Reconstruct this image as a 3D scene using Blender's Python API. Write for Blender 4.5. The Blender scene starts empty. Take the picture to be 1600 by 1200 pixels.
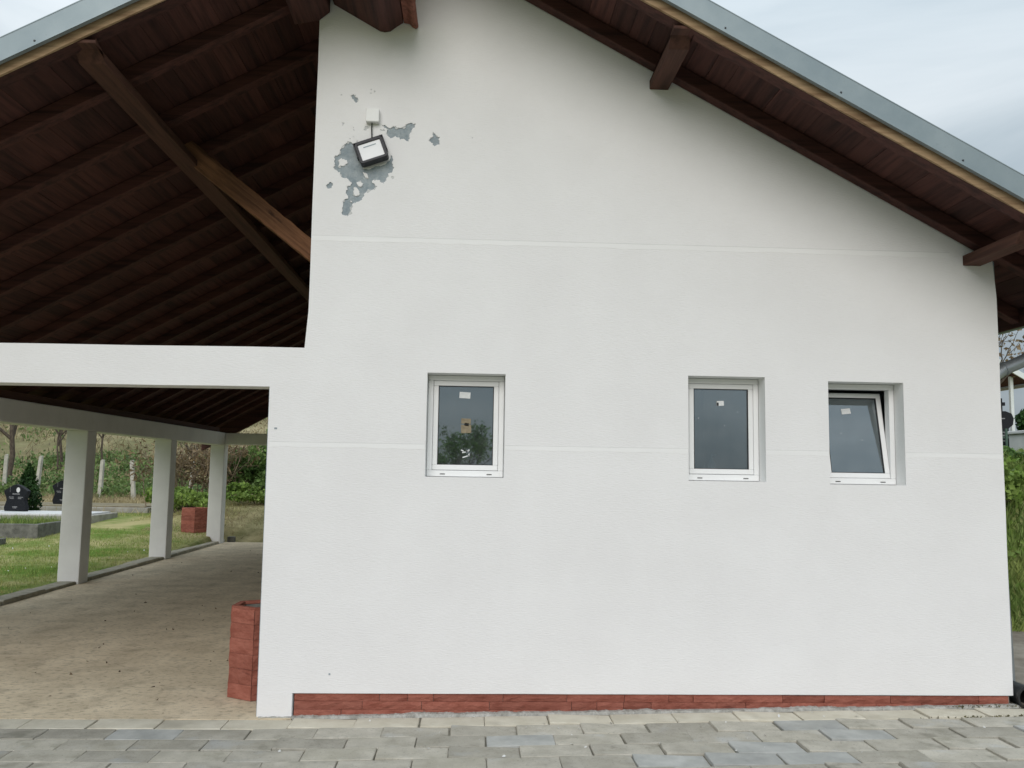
import bpy, bmesh, math, random
import numpy as np
from mathutils import Vector, Matrix
random.seed(7); RNG = np.random.default_rng(7)
scene = bpy.context.scene
COL = scene.collection
R = math.radians

# ------------------------------------------------------------------ camera, sky, sun, exposure
cam_d = bpy.data.cameras.new('camera'); cam = bpy.data.objects.new('camera', cam_d); COL.objects.link(cam)
cam_d.sensor_width = 36.0; cam_d.lens = 1355.84 / 1600 * 36.0; cam_d.clip_end = 2000; cam_d.clip_start = .05
rx = Vector((0.99880008, -0.04641116, 0.01563327)); ux = Vector((-0.02023557, -0.10041228, 0.99474011)); bx = Vector((-0.04459727, -0.99386286, -0.10123095))
M = Matrix((rx, ux, bx)).transposed().to_4x4(); M.translation = Vector((0, -5.8735, 1.6))
cam.matrix_world = M
scene.camera = cam

world = bpy.data.worlds.new('World'); scene.world = world; world.use_nodes = True
nt = world.node_tree; nt.nodes.clear()
out = nt.nodes.new('ShaderNodeOutputWorld'); bg = nt.nodes.new('ShaderNodeBackground'); bg.inputs['Strength'].default_value = 0.10
sky = nt.nodes.new('ShaderNodeTexSky'); sky.sky_type = 'NISHITA'; sky.sun_disc = False
SUN_EL, SUN_AZ = R(26.5), R(191)           # azimuth measured clockwise from +y
sky.sun_elevation = SUN_EL; sky.sun_rotation = SUN_AZ
tc = nt.nodes.new('ShaderNodeTexCoord')
mp = nt.nodes.new('ShaderNodeMapping'); mp.inputs['Scale'].default_value = (1.0, 1.0, 2.6); mp.inputs['Rotation'].default_value = (0.1, 0.3, 0.5)
nz = nt.nodes.new('ShaderNodeTexNoise'); nz.inputs['Scale'].default_value = 2.2; nz.inputs['Detail'].default_value = 7; nz.inputs['Roughness'].default_value = .52
nz.inputs['Distortion'].default_value = .5; mp.inputs['Location'].default_value = (3*1.7, 3*.9, 3*.4)
rp = nt.nodes.new('ShaderNodeValToRGB')
rp.color_ramp.elements[0].position = .34; rp.color_ramp.elements[0].color = (4.2, 5.1, 5.75, 1)
rp.color_ramp.elements[1].position = .66; rp.color_ramp.elements[1].color = (7.3, 7.95, 8.4, 1)
mx = nt.nodes.new('ShaderNodeMixRGB'); mx.inputs[0].default_value = .965
nt.links.new(tc.outputs['Generated'], mp.inputs['Vector']); nt.links.new(mp.outputs[0], nz.inputs['Vector'])
nt.links.new(nz.outputs[0], rp.inputs[0]); nt.links.new(sky.outputs[0], mx.inputs[1])
sx = nt.nodes.new('ShaderNodeSeparateXYZ'); nt.links.new(tc.outputs['Generated'], sx.inputs[0])
gr = nt.nodes.new('ShaderNodeMapRange'); gr.inputs[1].default_value = 0; gr.inputs[2].default_value = 1; gr.inputs[3].default_value = .50; gr.inputs[4].default_value = 2.1   # overcast sky: zenith brighter than horizon
nt.links.new(sx.outputs['Z'], gr.inputs[0])
gm = nt.nodes.new('ShaderNodeMixRGB'); gm.blend_type = 'MULTIPLY'; gm.inputs[0].default_value = 1
nt.links.new(rp.outputs[0], gm.inputs[1]); nt.links.new(gr.outputs[0], gm.inputs[2]); nt.links.new(gm.outputs[0], mx.inputs[2])
nt.links.new(mx.outputs[0], bg.inputs['Color']); nt.links.new(bg.outputs[0], out.inputs[0])

sun_d = bpy.data.lights.new('sun', 'SUN'); sun_d.energy = 1.47; sun_d.angle = R(38); sun_d.color = (1, .94, .895)
sun = bpy.data.objects.new('sun', sun_d); COL.objects.link(sun)
sdir = Vector((math.sin(SUN_AZ) * math.cos(SUN_EL), math.cos(SUN_AZ) * math.cos(SUN_EL), math.sin(SUN_EL)))
sun.rotation_euler = sdir.to_track_quat('Z', 'Y').to_euler(); sun.location = (0, -8, 12)
vs = scene.view_settings; vs.view_transform = 'Standard'; vs.look = 'None'; vs.exposure = 0; vs.gamma = 1; vs.use_curve_mapping = False
scene.cycles.max_bounces = 8; scene.cycles.diffuse_bounces = 4; scene.cycles.transparent_max_bounces = 12

# ------------------------------------------------------------------ materials
def nodes(name):
    m = bpy.data.materials.new(name); m.use_nodes = True
    t = m.node_tree; b = t.nodes['Principled BSDF']
    return m, t, b
def pmat(name, c1, c2, scale=6, detail=6, rough=.8, bump=0.0, bscale=60, stretch=(1, 1, 1), bstretch=None, rnd=0.0, ramp=(.35, .65),
         spots=None, metallic=0.0, spec=.3, island=0.0, coat=0.0, bdist=.01):
    m, t, b = nodes(name); N, L = t.nodes.new, t.links.new
    tc = N('ShaderNodeTexCoord'); oi = N('ShaderNodeObjectInfo')
    mul = N('ShaderNodeVectorMath'); mul.operation = 'SCALE'; mul.inputs['Scale'].default_value = 37.0 if rnd else 0.0
    cmb = N('ShaderNodeCombineXYZ')
    for i in range(3): L(oi.outputs['Random'], cmb.inputs[i])
    L(cmb.outputs[0], mul.inputs[0])
    add = N('ShaderNodeVectorMath'); add.operation = 'ADD'; L(tc.outputs['Object'], add.inputs[0]); L(mul.outputs[0], add.inputs[1])
    def noise(sc, st, det, rgh=.55):
        mp = N('ShaderNodeMapping'); mp.inputs['Scale'].default_value = st; L(add.outputs[0], mp.inputs[0])
        n = N('ShaderNodeTexNoise'); n.inputs['Scale'].default_value = sc; n.inputs['Detail'].default_value = det; n.inputs['Roughness'].default_value = rgh
        L(mp.outputs[0], n.inputs['Vector']); return n
    n1 = noise(scale, stretch, detail, .6)
    rp = N('ShaderNodeValToRGB'); rp.color_ramp.elements[0].position, rp.color_ramp.elements[1].position = ramp
    rp.color_ramp.elements[0].color = (*c1, 1); rp.color_ramp.elements[1].color = (*c2, 1)
    L(n1.outputs[0], rp.inputs[0]); cur = rp.outputs[0]
    if spots:                              # (colour, scale, threshold lo, hi, stretch, amount)
        for (sc_, s_, lo, hi, st_, amt) in spots:
            n = noise(s_, st_, 5)
            r2 = N('ShaderNodeMapRange'); r2.inputs[1].default_value = lo; r2.inputs[2].default_value = hi; r2.inputs[4].default_value = amt
            L(n.outputs[0], r2.inputs[0])
            mx = N('ShaderNodeMixRGB'); L(r2.outputs[0], mx.inputs[0]); L(cur, mx.inputs[1]); mx.inputs[2].default_value = (*sc_, 1); cur = mx.outputs[0]
    def vary(src, amt, cur):
        mr = N('ShaderNodeMapRange'); mr.inputs[3].default_value = 1 - amt; mr.inputs[4].default_value = 1 + amt; L(src, mr.inputs[0])
        mm = N('ShaderNodeMixRGB'); mm.blend_type = 'MULTIPLY'; mm.inputs[0].default_value = 1
        L(cur, mm.inputs[1]); L(mr.outputs[0], mm.inputs[2]); return mm.outputs[0]
    if rnd: cur = vary(oi.outputs['Random'], rnd, cur)
    if island:
        g = N('ShaderNodeNewGeometry'); cur = vary(g.outputs['Random Per Island'], island, cur)
    L(cur, b.inputs['Base Color'])
    b.inputs['Roughness'].default_value = rough; b.inputs['Metallic'].default_value = metallic
    b.inputs['Specular IOR Level'].default_value = spec
    if bump:
        nb = noise(bscale, bstretch or stretch, 6); bp = N('ShaderNodeBump'); bp.inputs['Strength'].default_value = bump; bp.inputs['Distance'].default_value = bdist
        L(nb.outputs[0], bp.inputs['Height']); L(bp.outputs[0], b.inputs['Normal'])
    return m
def leafmat(name, c1, c2, scale=1.2, island=.45, rough=.6, trans=.3):
    m = pmat(name, c1, c2, scale=scale, detail=3, rough=rough, island=island, spec=.25)
    t = m.node_tree; b = t.nodes['Principled BSDF']; o = [n for n in t.nodes if n.type == 'OUTPUT_MATERIAL'][0]
    tr = t.nodes.new('ShaderNodeBsdfTranslucent'); ms = t.nodes.new('ShaderNodeMixShader'); ms.inputs[0].default_value = trans
    src = b.inputs['Base Color'].links[0].from_socket
    t.links.new(src, tr.inputs[0]); t.links.new(b.outputs[0], ms.inputs[1]); t.links.new(tr.outputs[0], ms.inputs[2]); t.links.new(ms.outputs[0], o.inputs[0])
    return m

MT = {}
MT['render'] = pmat('white_scratched_render', (.765, .755, .752), (.80, .792, .79), scale=1.6, detail=8, rough=.95, bump=.42, bscale=26, bstretch=(1.0, 3, 6.5), spec=.15, bdist=.006,
                    spots=[((.70, .70, .68), 34, .60, .78, (.35, 1, 3.2), .55), ((.62, .61, .58), 120, .74, .80, (1, 1, 1), .5)])
MT['render_plain'] = pmat('white_column_render', (.70, .70, .685), (.77, .77, .755), scale=2.2, detail=8, rough=.95, bump=.4, bscale=45, spec=.15, bdist=.004,
                    spots=[((.5, .48, .43), 3.0, .62, .85, (1, 1, 1), .35)])
MT['band'] = pmat('smooth_white_band', (.80, .795, .79), (.83, .825, .82), scale=5, rough=.85, bump=.1, bscale=40, stretch=(.3, 1, 2), spec=.2)
MT['plaster'] = pmat('bare_grey_plaster', (.25, .295, .325), (.37, .41, .43), scale=16, detail=9, rough=.95, bump=.8, bscale=70, spec=.1,
                    spots=[((.50, .53, .54), 30, .58, .72, (1, 1, 1), .6), ((.15, .175, .195), 22, .62, .74, (1, 1, 1), .7)])
MT['shadow_line'] = pmat('painted_joint_shadow', (.60, .60, .59), (.72, .72, .71), scale=3, detail=8, rough=1)  # grey tone for the groove shadow painted above the bands
MT['tile'] = pmat('brick_red_split_stone', (.235, .075, .052), (.33, .122, .088), scale=9, detail=9, rough=.85, bump=.9, bscale=28, stretch=(1, 1, 2.2), rnd=.16, spec=.2,
                    spots=[((.14, .042, .034), 14, .60, .74, (.6, 1, 3), .8), ((.44, .22, .17), 60, .68, .76, (1, 1, 1), .5)])
MT['mortar'] = pmat('pale_mortar', (.30, .29, .26), (.50, .49, .455), scale=22, detail=8, rough=1, bump=1, bscale=60, spec=.1)
MT['paver'] = pmat('grey_concrete_paver', (.335, .315, .265), (.45, .423, .362), scale=7, detail=9, rough=.9, bump=.5, bscale=140, rnd=.17, spec=.25, bdist=.004,
                    spots=[((.46, .48, .49), 4, .60, .76, (1, 1, 1), .5), ((.15, .145, .12), 6, .60, .76, (1, 1, 1), .75), ((.33, .31, .24), 3, .5, .75, (1, 1, 1), .5), ((.17, .17, .15), 70, .58, .70, (1, 1, 1), .55), ((.55, .55, .52), 90, .64, .72, (1, 1, 1), .5)])
MT['paver_blue'] = pmat('blue_grey_concrete_paver', (.31, .315, .30), (.43, .432, .41), scale=6, detail=9, rough=.9, bump=.5, bscale=140, rnd=.08, spec=.25, bdist=.004,
                    spots=[((.33, .33, .30), 5, .55, .72, (1, 1, 1), .6)])
MT['paver_cream'] = pmat('cream_edging_paver', (.52, .48, .385), (.63, .59, .49), scale=6, detail=9, rough=.92, bump=.5, bscale=140, rnd=.06, spec=.2, bdist=.004,
                    spots=[((.36, .335, .28), 4, .58, .78, (1, 1, 1), .6)])
MT['joint'] = pmat('sand_joint', (.17, .16, .13), (.28, .265, .22), scale=25, detail=8, rough=1, bump=.5, bscale=200, spec=.1)
MT['dust'] = pmat('dusty_concrete_floor', (.56, .465, .33), (.73, .62, .455), scale=2.6, detail=10, rough=.95, bump=.6, bscale=90, spec=.15, bdist=.006,
                    spots=[((.33, .28, .205), 5, .54, .74, (1, 1, 1), .6), ((.13, .105, .075), 18, .68, .76, (.7, 1.3, 1), .7), ((.24, .20, .145), 26, .52, .68, (.8, 1.1, 1), .6), ((.72, .66, .54), 48, .58, .70, (1, 1, 1), .45)])
MT['kerb'] = pmat('weathered_kerb', (.32, .30, .235), (.46, .43, .35), scale=8, detail=8, rough=.95, bump=.6, bscale=80, rnd=.12, spec=.15,
                    spots=[((.12, .125, .075), 5, .58, .72, (1, 1, 1), .6)])
MT['kerb_dark'] = pmat('dark_grave_kerb', (.10, .10, .09), (.20, .20, .18), scale=7, detail=8, rough=.9, bump=.5, bscale=60, spec=.2,
                    spots=[((.25, .25, .22), 5, .6, .7, (1, 1, 1), .5)])
MT['kerb_light'] = pmat('pale_grave_stone', (.27, .255, .23), (.40, .385, .35), scale=5, detail=8, rough=.9, bump=.4, bscale=60, spec=.2)
MT['dirt2'] = pmat('earth_fill', (.16, .135, .09), (.30, .26, .17), scale=4, detail=8, rough=1, bump=.6)
MT['marble'] = pmat('white_grave_slab', (.56, .56, .56), (.68, .68, .67), scale=3, rough=.6, spec=.4)
MT['granite'] = pmat('polished_black_granite', (.008, .009, .011), (.022, .024, .028), scale=60, rough=.45, spec=.10)
MT['engrave'] = pmat('pale_engraving', (.17, .175, .18), (.30, .30, .30), scale=20, rough=.8)
def wood(name, c1, c2, axis, rough=.75, knots=None, bump=.5, rnd=.2, spec=.25):
    st = {'x': (.12, 2.2, 2.2), 'y': (2.2, .12, 2.2), 'z': (2.2, 2.2, .12)}[axis]
    sp = [(tuple(c * .45 for c in c1), 9, .58, .75, st, .8)]
    if knots: sp += [(knots, 2.6, .66, .72, tuple(max(s, .8) for s in st), .8)]
    return pmat(name, c1, c2, scale=9, detail=10, rough=rough, bump=bump, bscale=24, stretch=st, rnd=rnd, spots=sp, spec=spec, bdist=.006)
MT['wood_y'] = wood('dark_stained_boards', (.034, .0145, .0130), (.095, .038, .031), 'y', rnd=.3)
MT['wood_x'] = wood('dark_stained_rafter', (.034, .0145, .0125), (.095, .037, .030), 'x', rnd=.25)
MT['wood_p'] = wood('stained_purlin', (.050, .023, .017), (.115, .052, .037), 'y', rnd=.1)
MT['wood_gold'] = wood('weathered_golden_timber', (.21, .13, .072), (.43, .30, .18), 'x', knots=(.06, .035, .02), rnd=.08, bump=.9)
MT['wood_red'] = wood('worn_red_timber', (.13, .045, .03), (.30, .12, .085), 'z', rnd=.1, bump=1)
MT['wood_brace'] = wood('bare_brown_timber', (.10, .047, .026), (.32, .155, .08), 'x', knots=(.03, .015, .01), rnd=.05, bump=1)
MT['zinc'] = pmat('galvanised_sheet', (.215, .265, .29), (.28, .33, .35), scale=2.5, detail=9, rough=.5, metallic=.35, spec=.4, bump=.05, bscale=4,
                  spots=[((.20, .24, .255), 40, .60, .70, (1, 1, 1), .35)])
MT['zinc_pipe'] = pmat('grey_gutter_metal', (.24, .27, .29), (.33, .36, .38), scale=5, detail=6, rough=.38, metallic=.6, spec=.5)
MT['upvc'] = pmat('white_window_plastic', (.80, .80, .795), (.84, .84, .835), scale=3, rough=.35, spec=.45)
MT['gasket'] = pmat('dark_gasket', (.02, .02, .022), (.04, .04, .042), rough=.7)
MT['reveal'] = pmat('white_reveal_render', (.80, .80, .79), (.84, .84, .83), scale=3, rough=.9, bump=.2, bscale=60)
MT['paper'] = pmat('white_paper', (.62, .64, .64), (.74, .75, .75), scale=60, rough=.8)
MT['kraft'] = pmat('brown_paper', (.20, .165, .11), (.30, .25, .17), scale=40, rough=.85)
MT['interior'] = pmat('grey_room_wall', (.42, .44, .45), (.50, .52, .53), scale=2, rough=.9)
MT['black_metal'] = pmat('black_cast_housing', (.012, .012, .016), (.024, .024, .03), scale=30, rough=.45, spec=.4)
MT['lens'] = pmat('frosted_lamp_glass', (.70, .71, .72), (.78, .78, .79), scale=4, rough=.25, spec=.5)
MT['jbox'] = pmat('white_box_plastic', (.78, .78, .765), (.82, .82, .81), scale=4, rough=.5)
MT['black_plastic'] = pmat('black_plastic', (.012, .013, .014), (.03, .03, .03), scale=20, rough=.5)
MT['post'] = pmat('pale_concrete_post', (.36, .35, .30), (.52, .50, .44), scale=7, detail=8, rough=.95, bump=.5, bscale=60,
                  spots=[((.2, .2, .15), 4, .6, .75, (1, 1, 1), .5)])
MT['bark'] = pmat('grey_brown_bark', (.055, .043, .033), (.13, .105, .08), scale=14, detail=8, rough=.95, bump=.8, bscale=40, stretch=(2, 2, .4))
MT['white_sheet'] = pmat('pale_roof_trim', (.60, .64, .66), (.70, .73, .75), scale=3, rough=.5)
MT['thuja'] = leafmat('thuja_green', (.012, .035, .010), (.035, .085, .018), scale=3, trans=.15)
MT['leaf'] = leafmat('shrub_green', (.10, .19, .055), (.22, .33, .10), scale=1.4)
MT['leaf_bright'] = leafmat('weed_green', (.13, .22, .04), (.26, .36, .09), scale=1.2)
MT['bramble'] = leafmat('bramble_green', (.09, .16, .05), (.19, .26, .09), scale=.7)
MT['grass'] = leafmat('lawn_grass', (.14, .25, .035), (.44, .40, .17), scale=.38, island=.35)
MT['grass_lush'] = leafmat('bank_grass', (.09, .17, .035), (.28, .33, .10), scale=1.6, island=.4)
MT['grass_dry'] = leafmat('dry_grass', (.26, .21, .115), (.44, .37, .22), scale=1.0, island=.4)
MT['scrub'] = leafmat('hillside_scrub', (.15, .115, .06), (.40, .34, .20), scale=.6, island=.6)
MT['twig'] = pmat('brown_twigs', (.12, .09, .06), (.27, .21, .15), scale=3, rough=.95, island=.4)
MT['bud'] = leafmat('brown_buds', (.14, .095, .055), (.24, .18, .10), scale=2, trans=.2)
MT['litter'] = pmat('dead_leaf_litter', (.055, .042, .03), (.16, .12, .075), scale=8, rough=1, island=.5)
MT['crumb'] = pmat('white_plaster_crumbs', (.55, .55, .53), (.7, .7, .68), scale=20, rough=1)

def glass_mat():
    m, t, b = nodes('double_glazing'); N, L = t.nodes.new, t.links.new
    o = [n for n in t.nodes if n.type == 'OUTPUT_MATERIAL'][0]; t.nodes.remove(b)
    tr = N('ShaderNodeBsdfTransparent'); tr.inputs[0].default_value = (.62, .70, .74, 1)
    gl = N('ShaderNodeBsdfGlossy'); gl.inputs['Roughness'].default_value = .015; gl.inputs[0].default_value = (.86, .96, 1, 1)
    fr = N('ShaderNodeFresnel'); fr.inputs['IOR'].default_value = 2.9
    ms = N('ShaderNodeMixShader'); L(fr.outputs[0], ms.inputs[0]); L(tr.outputs[0], ms.inputs[1]); L(gl.outputs[0], ms.inputs[2])
    # thin film of dust on the outside
    df = N('ShaderNodeBsdfDiffuse'); df.inputs[0].default_value = (.45, .47, .47, 1)
    tc = N('ShaderNodeTexCoord'); nz = N('ShaderNodeTexNoise'); nz.inputs['Scale'].default_value = 9; nz.inputs['Detail'].default_value = 8; L(tc.outputs['Object'], nz.inputs['Vector'])
    mr = N('ShaderNodeMapRange'); mr.inputs[1].default_value = .3; mr.inputs[2].default_value = .8; mr.inputs[3].default_value = .02; mr.inputs[4].default_value = .10; L(nz.outputs[0], mr.inputs[0])
    m2 = N('ShaderNodeMixShader'); L(mr.outputs[0], m2.inputs[0]); L(ms.outputs[0], m2.inputs[1]); L(df.outputs[0], m2.inputs[2]); L(m2.outputs[0], o.inputs[0])
    return m
MT['glass'] = glass_mat()

def ground_mat():
    m, t, b = nodes('grassy_ground'); N, L = t.nodes.new, t.links.new
    tc = N('ShaderNodeTexCoord'); sp = N('ShaderNodeSeparateXYZ'); L(tc.outputs['Object'], sp.inputs[0])
    def noise(s, d=8, st=(1, 1, 1)):
        mp = N('ShaderNodeMapping'); mp.inputs['Scale'].default_value = st; L(tc.outputs['Object'], mp.inputs[0])
        n = N('ShaderNodeTexNoise'); n.inputs['Scale'].default_value = s; n.inputs['Detail'].default_value = d; n.inputs['Roughness'].default_value = .62; L(mp.outputs[0], n.inputs['Vector']); return n.outputs[0]
    def ramp(src, a, b_, c1, c2):
        r = N('ShaderNodeValToRGB'); r.color_ramp.elements[0].position = a; r.color_ramp.elements[1].position = b_
        r.color_ramp.elements[0].color = (*c1, 1); r.color_ramp.elements[1].color = (*c2, 1); L(src, r.inputs[0]); return r.outputs[0]
    def mix(f, a, c):
        x = N('ShaderNodeMixRGB'); L(f, x.inputs[0]); L(a, x.inputs[1]); L(c, x.inputs[2]); return x.outputs[0]
    lawn = ramp(noise(.55), .42, .60, (.115, .20, .03), (.42, .37, .18))
    dry = ramp(noise(2.2), .38, .66, (.19, .15, .08), (.38, .32, .18))
    hill = ramp(noise(.55, 10, (1, .5, 1)), .36, .68, (.19, .16, .09), (.36, .31, .18))
    green = ramp(noise(.25, 8), .44, .60, (0, 0, 0), (1, 1, 1))
    hillgreen = ramp(noise(3, 6), .35, .65, (.07, .09, .03), (.15, .165, .06))
    hf = N('ShaderNodeMath'); hf.operation = 'MULTIPLY'; L(green, hf.inputs[0]); hf.inputs[1].default_value = .55
    hill = mix(hf.outputs[0], hill, hillgreen)
    # lawn -> dry strip -> hill by distance behind the pavilion, edges broken by noise
    yy = N('ShaderNodeMath'); yy.operation = 'ADD'; L(sp.outputs['Y'], yy.inputs[0])
    sc = N('ShaderNodeMath'); sc.operation = 'MULTIPLY_ADD'; L(noise(.35), sc.inputs[0]); sc.inputs[1].default_value = 8; sc.inputs[2].default_value = -4; L(sc.outputs[0], yy.inputs[1])
    f1 = N('ShaderNodeMapRange'); f1.inputs[1].default_value = 18; f1.inputs[2].default_value = 22; L(yy.outputs[0], f1.inputs[0])
    f2 = N('ShaderNodeMapRange'); f2.inputs[1].default_value = 27; f2.inputs[2].default_value = 33; L(yy.outputs[0], f2.inputs[0])
    c = mix(f1.outputs[0], lawn, dry); c = mix(f2.outputs[0], c, hill)
    # dry strip right behind the back of the pavilion
    fx = N('ShaderNodeMapRange'); fx.inputs[1].default_value = -7.4; fx.inputs[2].default_value = -6.2; L(sp.outputs['X'], fx.inputs[0])
    fy = N('ShaderNodeMapRange'); fy.inputs[1].default_value = 11.5; fy.inputs[2].default_value = 14; L(sp.outputs['Y'], fy.inputs[0])
    fm = N('ShaderNodeMath'); fm.operation = 'MULTIPLY'; L(fx.outputs[0], fm.inputs[0]); L(fy.outputs[0], fm.inputs[1])
    fk = N('ShaderNodeMapRange'); fk.inputs[1].default_value = 2; fk.inputs[2].default_value = 4; fk.inputs[3].default_value = .8; fk.inputs[4].default_value = 0; L(sp.outputs['X'], fk.inputs[0])
    fm2 = N('ShaderNodeMath'); fm2.operation = 'MULTIPLY'; L(fm.outputs[0], fm2.inputs[0]); L(fk.outputs[0], fm2.inputs[1])
    c = mix(fm2.outputs[0], c, dry)
    L(c, b.inputs['Base Color']); b.inputs['Roughness'].default_value = 1; b.inputs['Specular IOR Level'].default_value = .1
    bp = N('ShaderNodeBump'); bp.inputs['Strength'].default_value = .8; bp.inputs['Distance'].default_value = .05; L(noise(12, 8), bp.inputs['Height']); L(bp.outputs[0], b.inputs['Normal'])
    return m
MT['ground'] = ground_mat()

# ------------------------------------------------------------------ mesh helpers
class MB:
    """Collects shapes and links them as one mesh object."""
    def __init__(s): s.v, s.f, s.m = [], [], []
    def add(s, vs, fs, mi=0):
        o = len(s.v); s.v += [tuple(p) for p in vs]; s.f += [tuple(i + o for i in f) for f in fs]; s.m += [mi] * len(fs); return s
    def box(s, x0, x1, y0, y1, z0, z1, mi=0):
        return s.add([(x0, y0, z0), (x1, y0, z0), (x1, y1, z0), (x0, y1, z0), (x0, y0, z1), (x1, y0, z1), (x1, y1, z1), (x0, y1, z1)],
                     [(0, 3, 2, 1), (4, 5, 6, 7), (0, 1, 5, 4), (1, 2, 6, 5), (2, 3, 7, 6), (3, 0, 4, 7)], mi)
    def hexa(s, p, mi=0):      # 8 points, same order as box
        return s.add(p, [(0, 3, 2, 1), (4, 5, 6, 7), (0, 1, 5, 4), (1, 2, 6, 5), (2, 3, 7, 6), (3, 0, 4, 7)], mi)
    def prism_y(s, poly, y0, y1, mi=0):   # poly of (x, z), counter-clockwise seen from -y
        n = len(poly)
        return s.add([(x, y0, z) for x, z in poly] + [(x, y1, z) for x, z in poly],
                     [tuple(range(n)), tuple(range(2 * n - 1, n - 1, -1))] + [((i + 1) % n, i, i + n, (i + 1) % n + n) for i in range(n)], mi)
    def tube(s, pts, rad, seg=10, mi=0, caps=True):
        pts = [Vector(p) for p in pts]; rads = rad if isinstance(rad, (list, tuple)) else [rad] * len(pts); vs, fs = [], []
        up = None
        for i, p in enumerate(pts):
            d = (pts[min(i + 1, len(pts) - 1)] - pts[max(i - 1, 0)]).normalized()
            if up is None: up = Vector((0, 0, 1)) if abs(d.z) < .9 else Vector((1, 0, 0))
            a = d.cross(up)
            if a.length < 1e-4: a = d.cross(Vector((0, 1, 0)))
            a.normalize(); b = d.cross(a).normalized(); up = -b if b.dot(up) < 0 else b
            a = d.cross(up).normalized(); b = up
            for k in range(seg):
                t = 2 * math.pi * k / seg; vs.append(p + (a * math.cos(t) + b * math.sin(t)) * rads[i])
        for i in range(len(pts) - 1):
            for k in range(seg):
                k2 = (k + 1) % seg; fs.append((i * seg + k, i * seg + k2, (i + 1) * seg + k2, (i + 1) * seg + k))
        if caps: fs += [tuple(range(seg - 1, -1, -1)), tuple(range((len(pts) - 1) * seg, len(pts) * seg))]
        return s.add(vs, fs, mi)
    def mesh(s, name, mats):
        me = bpy.data.meshes.new(name); me.from_pydata(s.v, [], s.f)
        for m in (mats if isinstance(mats, (list, tuple)) else [mats]): me.materials.append(m)
        me.polygons.foreach_set('material_index', s.m); me.update(); return me
    def build(s, name, mats, parent=None, bevel=0, smooth=False, loc=(0, 0, 0)):
        return link(name, s.mesh(name, mats), parent, bevel, smooth, loc)
def link(name, me, parent=None, bevel=0, smooth=False, loc=(0, 0, 0)):
    bm = bmesh.new(); bm.from_mesh(me); bmesh.ops.recalc_face_normals(bm, faces=bm.faces[:]); bm.to_mesh(me); bm.free()
    o = bpy.data.objects.new(name, me); COL.objects.link(o); o.location = loc
    if parent: o.parent = parent
    if bevel:
        b = o.modifiers.new('edge', 'BEVEL'); b.width = bevel; b.segments = 2; b.limit_method = 'ANGLE'; b.angle_limit = R(40)
    if smooth:
        for p in me.polygons: p.use_smooth = True
        me.set_sharp_from_angle(angle=R(42))
    return o
def empty(name, loc=(0, 0, 0), parent=None, label=None, cat=None, group=None, kind=None):
    o = bpy.data.objects.new(name, None); COL.objects.link(o); o.location = loc; o.empty_display_size = .2
    if parent: o.parent = parent
    return tag(o, label, cat, group, kind)
def tag(o, label=None, cat=None, group=None, kind=None):
    if label: o['label'] = label
    if cat: o['category'] = cat
    if group: o['group'] = group
    if kind: o['kind'] = kind
    return o
def copy_tree(o, parent=None):
    c = o.copy(); COL.objects.link(c)
    if parent: c.parent = parent
    for ch in list(o.children): copy_tree(ch, c)
    return c
def cards(name, P, size, mat, parent=None, up=.0, aspect=1.6, fold=True, loc=(0, 0, 0)):
    """Many small leaf shaped faces spread over the points P (n,3)."""
    P = np.asarray(P, float); n = len(P); size = np.broadcast_to(size, (n,))
    d = RNG.normal(size=(n, 3)); d[:, 2] += up; d /= np.linalg.norm(d, axis=1)[:, None]
    w = np.cross(d, RNG.normal(size=(n, 3))); w /= np.linalg.norm(w, axis=1)[:, None]
    a = d * (size * aspect / 2)[:, None]; b = w * (size / 2)[:, None]
    nn = np.cross(d, w) * (size * .18)[:, None]
    V = np.stack([P - a, P + b + nn, P + a, P - b + nn], 1).reshape(-1, 3)
    return raw(name, V, 4 if not fold else 0, mat, parent, n, loc)
def raw(name, V, k, mat, parent, n, loc=(0, 0, 0)):
    me = bpy.data.meshes.new(name)
    if k == 0: F = np.arange(n)[:, None] * 4; F = np.concatenate([F + np.array([[0, 1, 2]]), F + np.array([[0, 2, 3]])], 1).reshape(-1, 3)
    elif k == 4: F = np.arange(n * 4).reshape(-1, 4)
    else: F = np.arange(n * 3).reshape(-1, 3)
    s = F.shape[1]
    me.vertices.add(len(V)); me.vertices.foreach_set('co', V.ravel().astype(np.float32))
    me.loops.add(F.size); me.loops.foreach_set('vertex_index', F.ravel().astype(np.int32))
    me.polygons.add(len(F)); me.polygons.foreach_set('loop_start', np.arange(0, F.size, s, dtype=np.int32)); me.polygons.foreach_set('loop_total', np.full(len(F), s, np.int32))
    me.materials.append(mat); me.update(calc_edges=True)
    o = bpy.data.objects.new(name, me); COL.objects.link(o); o.location = loc
    if parent: o.parent = parent
    return o
def blades(name, P, h, w, mat, lean=.35, parent=None):
    P = np.asarray(P, float); n = len(P); h = np.broadcast_to(h, (n,)); w = np.broadcast_to(w, (n,))
    t = RNG.uniform(0, 6.283, n); u = np.stack([np.cos(t), np.sin(t), np.zeros(n)], 1) * (w / 2)[:, None]
    ln = RNG.normal(size=(n, 3)) * lean; ln[:, 2] = 1; tip = P + ln * h[:, None]
    V = np.stack([P - u, P + u, tip], 1).reshape(-1, 3)
    return raw(name, V, 3, mat, parent, n)

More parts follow.
